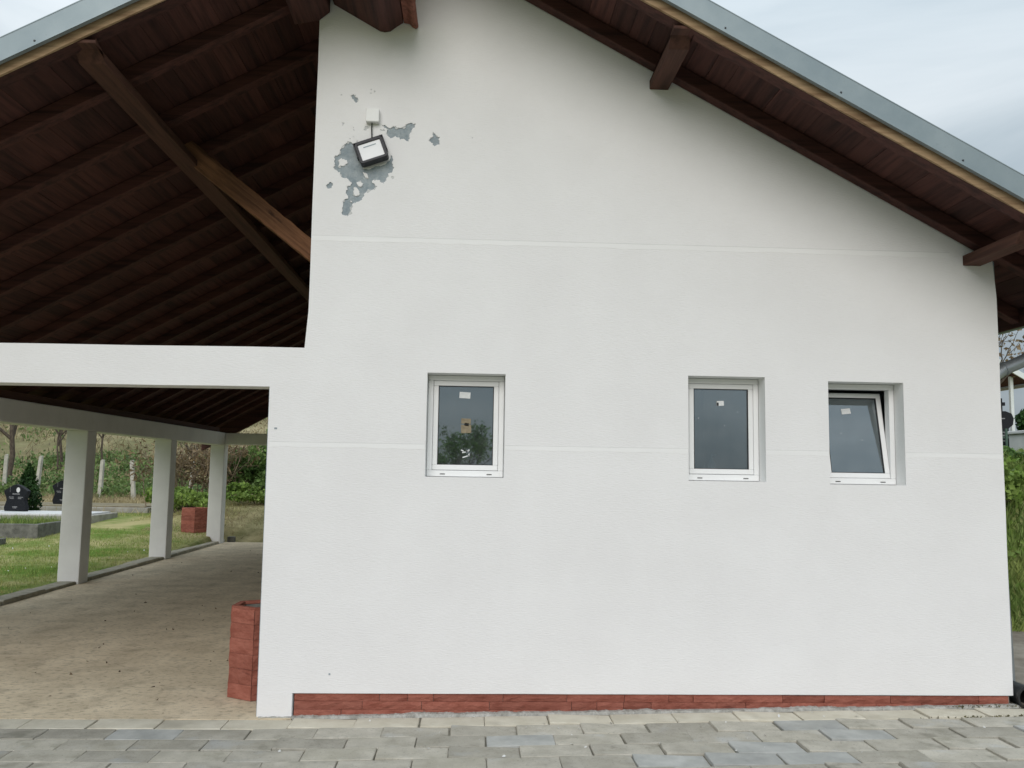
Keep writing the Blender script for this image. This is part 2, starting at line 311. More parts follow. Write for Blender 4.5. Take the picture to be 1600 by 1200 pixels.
def sstep(a, b, x): t = np.clip((np.asarray(x, float) - a) / (b - a), 0, 1); return t * t * (3 - 2 * t)
def tilt(x):            # the paved strip climbs gently to the right
    return 0.0185 * np.clip(np.asarray(x, float) + 1.3, 0, 7)
def wob(x, y): return .5 * np.sin(x * .9 + 1.3 * np.sin(y * .5)) * np.cos(y * .7 + .6 * np.sin(x * .43)) + .3 * np.sin(2.3 * x + 1.1 * y)
def terrain(x, y):
    x = np.asarray(x, float); y = np.asarray(y, float)
    # left and behind: lawn, small rise by the graves, bank, hillside
    zl = .035 + .33 * sstep(9.5, 18, y) + .12 * sstep(18, 25, y) + 1.15 * sstep(24.6, 31, y) + .175 * np.clip(y - 30, 0, 260) * sstep(29, 36, y)
    zl = zl + sstep(20, 30, y) * .16 * wob(x, y) + sstep(14, 17, y) * .4 * sstep(-8.2, -6.6, x)
    # right: steep green bank with a graveyard on top
    zr = .085 + 1.72 * sstep(2.55, 5.1, y + .25 * np.sin(x * 1.3)) + .012 * np.clip(y - 5, 0, 80) + sstep(2.6, 4, y) * .06 * wob(x * 2, y * 2)
    hf = sstep(.06, .38, x / (np.abs(y) + 7.0))
    z = zl * (1 - hf) + zr * hf
    # building footprint, floor and forecourt sit above a lower bed
    inb = (1 - sstep(13.4, 14.6, y)) * sstep(-5.52, -5.36, x) * (1 - sstep(3.7, 3.9, x))
    z = z * (1 - inb) - .09 * inb
    fr = 1 - sstep(-.2, .15, y) 
    side = fr * sstep(-5.62, -5.44, x) + fr * (1 - sstep(-5.62, -5.44, x)) * (1 - sstep(-3.2, -2.2, y))
    side = np.clip(side, 0, 1) * (1 - (1 - sstep(-15, -13.5, y)))
    z = z * (1 - side) + (tilt(x) - .09) * side
    return z

# ------------------------------------------------------------------ the ground
def axis(parts): return np.unique(np.concatenate([np.linspace(a, b, n) for a, b, n in parts]).round(4))
gx = axis([(-900, -200, 8), (-200, -60, 25), (-60, -22, 50), (-22, -5, 86), (-5.7, -5.3, 9), (-5, 3.6, 24), (3.6, 12, 60), (12, 40, 40), (40, 200, 25), (200, 900, 8)])
gy = axis([(-900, -150, 8), (-150, -20, 30), (-20, -2, 28), (-2, 2, 17), (2, 20, 110), (20, 40, 80), (40, 120, 50), (120, 300, 15), (300, 900, 6)])
X, Y = np.meshgrid(gx, gy); Z = terrain(X, Y); nx, ny = len(gx), len(gy)
idx = np.arange(nx * ny).reshape(ny, nx)
gme = bpy.data.meshes.new('ground'); gme.from_pydata(np.stack([X, Y, Z], -1).reshape(-1, 3).tolist(), [], np.stack([idx[:-1, :-1], idx[:-1, 1:], idx[1:, 1:], idx[1:, :-1]], -1).reshape(-1, 4).tolist())
gme.materials.append(MT['ground'])
ground = bpy.data.objects.new('ground', gme); COL.objects.link(ground); tag(ground, 'grassy ground with a lawn and a rising hillside', kind='structure')
for p in gme.polygons: p.use_smooth = True

# paved strip in front: joint bed plus single pavers
bed = MB()
xs = [-9, -1.3, 5.7, 12]
for a, b in zip(xs[:-1], xs[1:]):
    za, zb = float(tilt(a)) - .013, float(tilt(b)) - .013
    bed.hexa([(a, -13.6, za - .2), (b, -13.6, zb - .2), (b, -.03, zb - .2), (a, -.03, za - .2), (a, -13.6, za), (b, -13.6, zb), (b, -.03, zb), (a, -.03, za)])
pavement = bed.build('pavement', MT['joint']); tag(pavement, 'grey block pavement along the white wall', kind='structure')
def paver_mesh(i, mat):
    m = MB(); r = random.Random(i); L, W, T, c = .401, .198, .05, .004
    j = lambda: r.uniform(-.0022, .0022)
    rings = []
    for (ins, z) in ((0, -T), (0, -c), (c, 0)):
        x0, x1, y0, y1 = -L / 2 + ins, L / 2 - ins, -W / 2 + ins, W / 2 - ins
        pts = [(x0, y0), (0, y0), (x1, y0), (x1, 0), (x1, y1), (0, y1), (x0, y1), (x0, 0)]
        rings.append([(x + j(), y + j(), z + (r.uniform(-.0012, .0012) if z == 0 else 0)) for x, y in pts])
    vs = sum(rings, []); fs = []
    for k in range(2):
        for q in range(8): fs.append((k * 8 + q, k * 8 + (q + 1) % 8, (k + 1) * 8 + (q + 1) % 8, (k + 1) * 8 + q))
    vs.append((0, 0, r.uniform(0, .002))); fs += [(16 + q, 16 + (q + 1) % 8, 24) for q in range(8)]
    return m.add(vs, fs).mesh('paver', mat)
PV = {k: [paver_mesh(i, MT[k]) for i in range(5)] for k in ('paver', 'paver_blue', 'paver_cream')}
def put_paver(kind, x, y, first=[True]):
    o = bpy.data.objects.new('paver', random.choice(PV[kind])); COL.objects.link(o); o.parent = pavement
    o.location = (x, y, float(tilt(x)) + random.uniform(-.0025, .003))
    sl = -math.atan(.0185) if -1.3 < x < 5.6 else 0
    o.rotation_euler = (random.uniform(-.009, .009), sl + random.uniform(-.006, .006), random.gauss(0, .006) + random.choice((0, math.pi)))
x = -4.37
pitch = .4065
for r_ in range(8):
    yc = -.165 - .2025 * r_ - (.01 if r_ else 0)
    off = (-1.107 + pitch / 2) if r_ % 2 == 0 else (-1.32 + pitch / 2)
    if r_ == 0: off = -1.107 + pitch / 2
    k0 = math.floor((-4.6 - off) / pitch); k1 = math.ceil((4.9 - off) / pitch)
    for k in range(k0, k1 + 1):
        kind = 'paver_cream' if r_ == 0 else ('paver_blue' if (random.random() < (.20 if off + k * pitch > .3 else .05)) else 'paver')
        put_paver(kind, off + k * pitch + random.gauss(0, .003), yc)

floor = MB().box(-5.31, -1.127, -.052, 13.45, -.2, 0.0).build('floor', MT['dust']); tag(floor, 'dusty concrete floor under the open roof', kind='structure')
pm = MB(); pm.hexa([(3.70, -.028, -.1), (9.5, -.028, -.1), (9.5, 2.7, -.1), (3.70, 2.7, -.1), (3.70, -.028, .088), (9.5, -.028, .118), (9.5, 2.7, .135), (3.70, 2.7, .125)])
MT['dirt'] = pmat('brown_dirt_path', (.17, .145, .115), (.30, .27, .225), scale=3, detail=9, rough=1, bump=.7, bscale=50)
path = pm.build('path', MT['dirt']); tag(path, 'brown dirt path beside the building', kind='structure')
kerb = empty('kerb', kind='structure', label='weathered concrete kerb along the lawn edge')
kme = [MB().box(-.115, .115, -.494, .494, -.12, .048).mesh('kerb_stone', MT['kerb']) for _ in range(1)]
for k in range(14):
    o = link('kerb_stone', kme[0].copy() if k == 0 else kst, kerb, bevel=.012, loc=(-5.43 + random.gauss(0, .004), .0 + k * 1.0, random.gauss(0, .004))) if k == 0 else None
    if k == 0: kst = o.data; kfirst = o
    else:
        o = kfirst.copy(); COL.objects.link(o); o.parent = kerb; o.location = (-5.43 + random.gauss(0, .004), k * 1.0, random.gauss(0, .005))

# ------------------------------------------------------------------ the building
B = empty('white_building', label='long white rendered building with open pavilion bay and dark timber gable roof', cat='building')
SL, CL = .555, 5.515       # left rafter underside  z = CL + SL x
SR, CR = -.54, 5.11        # right rafter underside z = CR + SR x
XR = (CR - CL) / (SL - SR); ZR = CL + SL * XR
def zroof(x): return CL + SL * x if x < XR else CR + SR * x
YB = 13.3
ZB0, ZB1 = 2.128, 2.402    # beam underside and top
# outer coat with the holes where it has flaked away, cut as a curve with holes
def ragged(poly, amp=.006, sub=3, seed=0):
    r = random.Random(seed); pts = [Vector(p) for p in poly]
    for s in range(sub):
        nw = []
        for i, p in enumerate(pts):
            q = pts[(i + 1) % len(pts)]; d = q - p; n = Vector((-d.y, d.x)); L_ = d.length
            nw += [p, (p + q) / 2 + (n.normalized() * r.gauss(0, min(amp / (s + 1), L_ * .22)) if L_ > 1e-6 else n)]
        pts = nw
    return [(p.x, p.y) for p in pts]
FL = {'main': [(-0.9118, 3.8571), (-0.8753, 3.865), (-0.8473, 3.8516), (-0.8184, 3.8143), (-0.789, 3.7579), (-0.7956, 3.6813), (-0.7587, 3.673), (-0.6951, 3.6989), (-0.6315, 3.7248), (-0.6056, 3.783), (-0.5943, 3.7738), (-0.5947, 3.726), (-0.5753, 3.6932), (-0.5884, 3.6689), (-0.6064, 3.654), (-0.6192, 3.6203), (-0.6367, 3.5912), (-0.6687, 3.5854), (-0.692, 3.5971), (-0.7196, 3.6), (-0.7075, 3.5652), (-0.6906, 3.5515), (-0.731, 3.5265), (-0.7672, 3.5112), (-0.78, 3.4824), (-0.7927, 3.4536), (-0.8376, 3.4286), (-0.8601, 3.4185), (-0.8632, 3.3759), (-0.8803, 3.3424), (-0.889, 3.3299), (-0.9076, 3.3416), (-0.9261, 3.3505), (-0.9219, 3.4119), (-0.9071, 3.4577), (-0.8873, 3.4649), (-0.9068, 3.5021), (-0.9008, 3.5402), (-0.8654, 3.5745), (-0.8889, 3.5927), (-0.9214, 3.6059), (-0.9498, 3.6335), (-0.969, 3.6567), (-0.9952, 3.6749), (-0.9893, 3.7131), (-0.9952, 3.7511), (-0.9728, 3.7633), (-0.9477, 3.7813), (-0.9472, 3.8195)],
 'f1': [(-0.9651, 3.7282), (-0.9262, 3.7419), (-0.9022, 3.7112), (-0.9381, 3.691), (-0.9636, 3.6854)], 'f2': [(-0.8236, 3.5549), (-0.813, 3.5951), (-0.7875, 3.5712), (-0.8022, 3.5461)], 'f3': [(-0.8535, 3.5464), (-0.8294, 3.5377), (-0.813, 3.4861), (-0.8384, 3.4806), (-0.8543, 3.5179)], 'f4': [(-0.7946, 3.6509), (-0.7715, 3.644), (-0.752, 3.6085), (-0.7751, 3.6134)], 'f5': [(-0.8776, 3.451), (-0.8631, 3.4533), (-0.8608, 3.4383), (-0.8735, 3.436)],
 'p2': [(-0.6749, 3.9997), (-0.6394, 3.9855), (-0.5839, 3.9855), (-0.5466, 3.9791), (-0.5099, 3.99), (-0.492, 4.0129), (-0.4643, 4.0187), (-0.4401, 4.0147), (-0.4432, 3.9904), (-0.463, 3.9704), (-0.4761, 3.9411), (-0.4778, 3.9025), (-0.4977, 3.8845), (-0.5165, 3.8964), (-0.5441, 3.8906), (-0.5725, 3.9137), (-0.5999, 3.9032), (-0.6281, 3.9166), (-0.6382, 3.9451), (-0.6295, 3.9647), (-0.6529, 3.9735)], 'p3': [(-0.3189, 3.9609), (-0.3047, 3.947), (-0.2969, 3.9328), (-0.2688, 3.9241), (-0.2656, 3.8664), (-0.3023, 3.8526), (-0.3166, 3.8647), (-0.314, 3.8744), (-0.3403, 3.8879), (-0.3362, 3.9073), (-0.318, 3.9224)], 'p4': [(-0.8914, 4.2017), (-0.876, 4.211), (-0.866, 4.1881), (-0.8453, 4.1792), (-0.8482, 4.1549), (-0.8647, 4.1495), (-0.8719, 4.1734), (-0.8879, 4.1796)], 'p5': [(-1.0411, 3.5547), (-1.021, 3.5791), (-0.9977, 3.5656), (-1.0015, 3.5465), (-1.0236, 3.5269), (-1.0377, 3.5359)], 'p6': [(-0.0531, 3.9314), (-0.0326, 3.9292), (-0.0415, 3.9096)], 'p7': [(-0.8045, 3.951), (-0.7916, 3.9783), (-0.7687, 3.9839), (-0.7662, 3.9648), (-0.786, 3.9497)], 'p8': [(-0.6849, 3.9628), (-0.6573, 3.9657), (-0.6494, 3.9496), (-0.6798, 3.9485)], 'p9': [(-0.7661, 4.25), (-0.7496, 4.2545), (-0.7548, 4.2446)], 'p10': [(-0.7369, 4.2365), (-0.726, 4.2418), (-0.7283, 4.2261), (-0.7357, 4.2259)], 'p11': [(-0.7635, 4.2268), (-0.7486, 4.2234), (-0.7577, 4.2173)], 'p12': [(-0.9509, 4.0017), (-0.9354, 4.0061), (-0.9419, 3.9808)], 'p13': [(-0.8699, 3.9756), (-0.8624, 3.974), (-0.8658, 3.9642)], 'p14': [(-0.871, 3.9563), (-0.8618, 3.9547), (-0.8651, 3.945)], 'p15': [(-0.8749, 3.9082), (-0.8602, 3.9068), (-0.8671, 3.8931)], 'p16': [(-0.8463, 3.8785), (-0.8351, 3.8731), (-0.8421, 3.8614)], 'p17': [(-0.6008, 3.6209), (-0.5873, 3.6308), (-0.5775, 3.6102), (-0.5912, 3.606)], 'p18': [(-0.9609, 4.2079), (-0.9516, 4.2044), (-0.9568, 4.1964)], 'p19': [(-0.8928, 3.8922), (-0.8853, 3.8887), (-0.8887, 3.8809)]}
WIN = [(-.312, .219, 1.562, 2.265), (1.476, 2.011, 1.562, 2.281), (2.455, 2.987, 1.552, 2.262)]
WL, WR = -1.130, 3.680
def wobble_line(a, b, n, amp):
    r = random.Random(int(abs(a[0] * 97 + b[1] * 31)) + 5); return [(a[0] + (b[0] - a[0]) * k / n + r.uniform(-amp, amp) * (0 < k < n), a[1] + (b[1] - a[1]) * k / n + r.uniform(-amp, amp) * (0 < k < n)) for k in range(n)]
top = .02
outline = []
outline += wobble_line((-5.58, ZB0), (-1.366, ZB0 + .02), 12, .0015)
outline += wobble_line((-1.366, ZB0 + .02), (-1.358, -.06), 8, .002)
outline += [(-1.358, -.06), (-1.134, -.06)] + wobble_line((-1.134, .150), (3.676, .154), 16, .0012)
outline += wobble_line((3.682, .154), (3.681, zroof(3.62) - top), 12, .0022)
outline += [(3.66, zroof(3.66) + .02), (XR, ZR + .04), (-1.13, zroof(-1.13) + .04)]
outline += wobble_line((-1.13, zroof(-1.13) + .04), (-1.128, ZB1 + .016), 10, .002)
outline += wobble_line((-1.145, ZB1 + .014), (-5.58, ZB1 - .012), 12, .003)
def curve_mesh(name, loops, thick):
    """Flat plate with holes (even-odd rule), triangulated and given its thickness, standing in the x-z plane."""
    from mathutils.geometry import delaunay_2d_cdt
    V, Ed = [], []
    for L_ in loops:
        n0 = len(V); V += [Vector(p) for p in L_]; Ed += [(n0 + i, n0 + (i + 1) % len(L_)) for i in range(len(L_))]
    vo, eo, fo_, ov, oe, of = delaunay_2d_cdt(V, Ed, [], 0, 1e-6)
    A = [np.array(L_) for L_ in loops]
    C = np.array([[sum(vo[i][k] for i in f) / len(f) for k in (0, 1)] for f in fo_]); par = np.zeros(len(C), int)
    for P in A:
        Q = np.roll(P, -1, 0)
        for (x0, y0), (x1, y1) in zip(P, Q):
            c = (y0 > C[:, 1]) != (y1 > C[:, 1])
            with np.errstate(divide='ignore', invalid='ignore'): xi = (x1 - x0) * (C[:, 1] - y0) / (y1 - y0 if y1 != y0 else 1e-12) + x0
            par += c & (C[:, 0] < xi)
    F = [tuple(f) for f, k in zip(fo_, par) if k % 2]
    n = len(vo); h = thick / 2; cnt = {}
    for f in F:
        for i in range(len(f)): e = (f[i], f[(i + 1) % len(f)]); cnt[e] = 1
    bd = [e for e in cnt if (e[1], e[0]) not in cnt]
    vs = [(v[0], -h, v[1]) for v in vo] + [(v[0], h, v[1]) for v in vo]
    me = bpy.data.meshes.new(name)
    me.from_pydata(vs, [], F + [tuple(i + n for i in reversed(f)) for f in F] + [(a_, a_ + n, b_ + n, b_) for a_, b_ in bd]); me.update()
    bm = bmesh.new(); bm.from_mesh(me); bmesh.ops.delete(bm, geom=[v for v in bm.verts if not v.link_faces], context='VERTS'); bmesh.ops.recalc_face_normals(bm, faces=bm.faces[:]); bm.to_mesh(me); bm.free()
    return me
rect = lambda a, b, c, d: [(a, c), (b, c), (b, d), (a, d)]
coat_holes = [rect(*w) for w in WIN] + [ragged(FL[k], .007, 3, i) for i, k in enumerate(FL)]
coat = curve_mesh('wall', [outline] + coat_holes, .006); coat.transform(Matrix.Translation((0, .003, 0))); coat.materials.append(MT['render'])
wall = bpy.data.objects.new('front_wall', coat); COL.objects.link(wall); wall.parent = B
def inset(a, b, c, d, e): return rect(a - e, b + e, c - e, d + e)
prim = curve_mesh('primer', [rect(-1.10, .05, 3.27, 4.32)] + [ragged(FL[k], .016, 3, 40 + i) for i, k in enumerate(FL) if k in ('main', 'f1', 'f2', 'f3', 'f4', 'p2', 'p3', 'p4', 'p5')], .0022)
MT['primer'] = pmat('pale_primer_coat', (.46, .47, .47), (.62, .625, .62), scale=25, detail=8, rough=1, bump=.3)
prim.transform(Matrix.Translation((0, .0042, 0))); prim.materials.append(MT['primer'])
o = bpy.data.objects.new('primer_coat', prim); COL.objects.link(o); o.parent = wall
core = curve_mesh('wall_core', [[(-5.575, ZB0 + .004), (-1.37, ZB0 + .024), (-1.362, -.06), (-1.13, -.06), (-1.13, .147), (3.676, .150), (3.676, zroof(3.676) + .02), (XR, ZR + .05), (-1.126, zroof(-1.126) + .04), (-1.126, ZB1 + .011), (-5.575, ZB1 - .016)]] + [inset(*w, 0.0) for w in WIN], .244)
core.transform(Matrix.Translation((0, .1285, 0))); core.materials.append(MT['plaster']); core.materials.append(MT['reveal'])
bm = bmesh.new(); bm.from_mesh(core)
for f in bm.faces: f.material_index = 0 if (abs(f.normal.y) > .9 and f.calc_center_median().y < .05 ) else 1
bm.to_mesh(core); bm.free()
o = bpy.data.objects.new('wall_core', core); COL.objects.link(o); o.parent = wall
# smooth bands, each topped by a thin grey strip painting a groove's shadow
def band(z, h, x0, x1, gaps):
    xs = [x0] + [g for p in gaps for g in p] + [x1]
    for a, b in zip(xs[::2], xs[1::2]):
        n = max(2, int((b - a) / .10)); r = random.Random(int(z * 100 + a * 10)); vs, fs = [], []
        for k in range(n + 1):
            xa = a + (b - a) * k / n; zt, zb = z + h / 2, z - h / 2 + r.uniform(-.004, .004)
            vs += [(xa, -.0009, zb), (xa, -.0009, zt), (xa, .001, zt), (xa, .001, zb)]
        for k in range(n):
            for q in range(4): fs.append((k * 4 + q, k * 4 + (q + 1) % 4, k * 4 + 4 + (q + 1) % 4, k * 4 + 4 + q))
        fs += [(0, 1, 2, 3), (n * 4 + 3, n * 4 + 2, n * 4 + 1, n * 4)]
        MB().add(vs, fs).build('render_band', MT['band'], wall)
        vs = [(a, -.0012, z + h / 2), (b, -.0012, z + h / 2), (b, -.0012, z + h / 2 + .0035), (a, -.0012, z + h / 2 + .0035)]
        MB().add(vs + [(x, .001, zz) for x, y, zz in vs], [(0, 1, 2, 3), (7, 6, 5, 4), (0, 4, 5, 1), (1, 5, 6, 2), (2, 6, 7, 3), (3, 7, 4, 0)]).build('joint_shadow', MT['shadow_line'], wall)
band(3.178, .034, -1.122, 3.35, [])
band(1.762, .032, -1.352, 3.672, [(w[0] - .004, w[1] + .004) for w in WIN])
# columns and beams of the open bay
for y in (0.26, 3.02, 6.344, 9.70, 12.984):
    m = MB().box(-5.575, -5.285, y, y + .29, -.06, ZB0 - .048 if y > 1 else ZB0 - .014)
    m.build('column', MT['render_plain'], B, bevel=.012)
MB().box(-5.575, -5.283, .2525, YB, ZB0 - .05, ZB1 - .055).build('side_beam', MT['render_plain'], B, bevel=.012)
MB().box(-5.281, -1.132, 12.99, YB - .02, ZB0 - .03, ZB1 - .06).build('back_beam', MT['render_plain'], B, bevel=.012)
MB().box(-5.574, -5.29, .02, .2495, -.06, ZB0 - .002).build('column', MT['render_plain'], B, bevel=.012)
# the closed half: outer walls and the room behind the windows
MB().box(-1.12, -.88, .2525, YB, -.06, zroof(-1.0) + .02).build('side_wall', MT['render_plain'], B)
MB().box(3.44, 3.676, .2525, YB, -.06, 3.12).build('side_wall', MT['render_plain'], B)
rw = MB().prism_y([(-.879, -.06), (3.438, -.06), (3.438, zroof(3.438) - .01), (XR, ZR), (-.879, zroof(-.879))], 13.06, YB - .02); rw.build('back_wall', MT['render_plain'], B)
rm = MB(); rm.box(-.878, 3.438, 2.3, 2.4, .1, 2.6).box(-.878, 3.438, .2525, 2.298, 2.6, 2.7).box(-.878, 3.438, .2525, 2.298, .0, .1).box(1.02, 1.12, .2525, 2.298, .102, 2.598).box(2.2, 2.28, .2525, 2.298, .102, 2.598)
rm.build('room_partition', MT['interior'], B)
# plinth: backing and split stone tiles
plinth = MB().box(WL + .006, 3.67, .03, .2, -.05, .147).build('plinth', MT['mortar'], B)
r = random.Random(3)
for row, (z0, z1) in enumerate(((-.03, .044), (.0455, .0965), (.098, .1465))):
    x = WL + .007
    while x < 3.655:
        L_ = min(r.choice((.18, .3, .42, .55, .6)) * r.uniform(.9, 1.1), 3.655 - x)
        if 3.655 - x - L_ < .08: L_ = 3.655 - x
        py = .011 + r.uniform(-.003, .004)
        n = max(3, int(L_ / .05)); m = MB()
        vs, fs = [], []
        for i in range(n + 1):
            xx = x + .001 + (L_ - .003) * i / n
            yy = [py + r.uniform(-.0035, .0035) for _ in range(3)]
            vs += [(xx, yy[0] + .004, z0), (xx, yy[1], (z0 + z1) / 2 + r.uniform(-.008, .008)), (xx, yy[2] + .003, z1), (xx, .03, z1), (xx, .03, z0)]
        for i in range(n):
            for k in range(5): fs.append((i * 5 + k, (i + 1) * 5 + k, (i + 1) * 5 + (k + 1) % 5, i * 5 + (k + 1) % 5))
        fs += [(0, 1, 2, 3, 4), tuple(n * 5 + k for k in (4, 3, 2, 1, 0))]
        m.add(vs, fs).build('tile', MT['tile'], plinth); x += L_
# ragged mortar squeezed out along the foot of the wall
m = MB(); r = random.Random(11); n = 420; vs, fs = [], []
hh = np.convolve(RNG.uniform(0, 1, n + 40), np.ones(5) / 5, 'same')[20:21 + n]; h2 = np.convolve(RNG.uniform(0, 1, n + 80), np.ones(31) / 31, 'same')[40:41 + n]
for k in range(n + 1):
    x = -1.345 + 5.06 * k / n; zt = float(tilt(x)); h = max(.003, (hh[k] - .5) * .022 + (h2[k] - .5) * .06 + .006) * (1 if x > WL else .35); d = .022 + (hh[(k * 7) % n] - .5) * .03
    vs += [(x, .02, zt + h), (x, -.002 - .2 * h, zt + h * .9 + r.uniform(-.002, .002)), (x, -.010 - d * .5, zt + h * .35 + r.uniform(0, .003)), (x, -.012 - d, zt - .02), (x, .02, zt - .03)]
for k in range(n):
    for q in range(5): fs.append((k * 5 + q, k * 5 + (q + 1) % 5, k * 5 + 5 + (q + 1) % 5, k * 5 + 5 + q))
fs += [(0, 1, 2, 3, 4), tuple(n * 5 + q for q in (4, 3, 2, 1, 0))]; m.add(vs, fs)
tag(m.build('mortar', MT['mortar'], B), kind='stuff')

# windows
def window(w, tiltdeg=0):
    x0, x1, z0, z1 = w; y = .135
    W = MB(); e = .0025
    fo = .036                                      # fixed frame
    def ring(m, a, b, c, d, t, ya, yb, tb=None, mi=0):
        tb = tb or t
        m.box(a, b, ya, yb, c, c + tb, mi); m.box(a, b, ya, yb, d - t, d, mi); m.box(a, a + t, ya, yb, c + tb, d - t, mi); m.box(b - t, b, ya, yb, c + tb, d - t, mi)
    # reveal lining painted white
    ring(W, x0 + e, x1 - e, z0 + e, z1 - e, fo, y, y + .07, .042)
    win = W.build('window', MT['upvc'], B, bevel=.004)
    for px in (x0 + .095, x1 - .115): MB().box(px, px + .035, y - .003, y + .001, z0 + .017, z0 + .0225).build('drain_slot', MT['gasket'], win)
    a, b, c, d = x0 + fo + .004, x1 - fo - .004, z0 + .047, z1 - fo - .004
    S = MB(); hy = y + .012
    ring(S, 0, b - a, 0, d - c, .034, 0, .055, .036)
    T_ = MB(); ring(T_, .034, b - a - .034, .036, d - c - .034, .005, .004, .02)
    root = S.build('sash', MT['upvc'], win, bevel=.004, loc=(a, hy - .010, c))
    g = T_.build('gasket', MT['gasket'], win, loc=(a, hy - .010, c))
    pane = MB().box(.036, b - a - .036, .012, .020, .038, d - c - .036).build('pane', MT['glass'], win, loc=(a, hy - .010, c))
    for q in (root, g, pane): q.rotation_euler = (-R(tiltdeg), 0, 0)
    return win, (a, hy - .010, c, R(tiltdeg))
w1, f1 = window(WIN[0]); w2, f2 = window(WIN[1]); w3, f3 = window(WIN[2], 12)
def sticker(win, f, x, z, w_, h_, rot, mat, name='sticker'):
    dz = z - f[2]; ct, st = math.cos(f[3]), math.sin(f[3]); off = .0095
    o = MB().box(-w_ / 2, w_ / 2, -.0006, .0006, -h_ / 2, h_ / 2).build(name, mat, win)
    o.location = (x, f[1] + off * ct + dz * st, f[2] + dz * ct - off * st * -1 * 0)
    o.rotation_euler = (-f[3], R(rot), 0); return o
sticker(w1, f1, -.056, 2.128, .076, .043, 3, MT['paper'])
sticker(w1, f1, -.045, 1.948, .066, .036, 2, MT['kraft'], 'paper_scrap'); sticker(w1, f1, -.043, 1.894, .070, .058, -2, MT['kraft'], 'paper_scrap'); sticker(w1, f1, -.040, 1.925, .03, .02, 8, MT['black_plastic'], 'paper_scrap')
for (x, z, w_, rt) in ((-.066, 1.744, .02, 30), (-.045, 1.735, .045, -14), (-.03, 1.742, .03, -30), (-.04, 1.704, .05, -18), (-.022, 1.715, .02, -60)):
    sticker(w1, f1, x, z, w_, .008, rt, MT['paper'], 'sticker_remnant')
sticker(w2, f2, 1.741, 2.106, .05, .034, -3, MT['paper']); sticker(w2, f2, 1.722, 2.10, .014, .022, -3, MT['paper'])
sticker(w3, f3, 2.685, 2.085, .066, .040, -6, MT['paper'])
for k in range(4): sticker(w2, f2, random.uniform(1.56, 1.93), random.uniform(1.66, 2.16), random.uniform(.002, .005), random.uniform(.002, .006), random.uniform(-40, 40), MT['paper'], 'paint_speck')
for k in range(2): sticker(w3, f3, random.uniform(2.6, 2.8), random.uniform(1.66, 2.0), random.uniform(.003, .007), random.uniform(.003, .008), random.uniform(-40, 40), MT['paper'], 'paint_speck')
# inner sill and soap pump bottle seen through the middle window
MB().box(1.46, 2.03, .255, .40, 1.60, 1.622).build('inner_sill', MT['upvc'], B)
def lathe(prof, seg=14):
    m = MB(); vs, fs = [], []
    for rr, z in prof:
        for k in range(seg): vs.append((rr * math.cos(2 * math.pi * k / seg), rr * math.sin(2 * math.pi * k / seg), z))
    for i in range(len(prof) - 1):
        for k in range(seg): fs.append((i * seg + k, i * seg + (k + 1) % seg, (i + 1) * seg + (k + 1) % seg, (i + 1) * seg + k))
    fs += [tuple(range(seg - 1, -1, -1)), tuple(range((len(prof) - 1) * seg, len(prof) * seg))]
    return m.add(vs, fs)
sd = empty('soap_dispenser', (1.715, .285, 1.623), label='small white pump bottle standing behind the glass of the middle window', cat='soap dispenser')
lathe([(.026, 0), (.029, .006), (.029, .06), (.024, .074), (.010, .082), (.010, .09)]).build('bottle', MT['upvc'], sd, smooth=True)
pu = lathe([(.012, .09), (.012, .098), (.004, .10), (.004, .118), (.009, .12), (.009, .127)]); pu.box(-.005, .036, -.004, .004, .118, .125); pu.build('pump', MT['upvc'], sd)

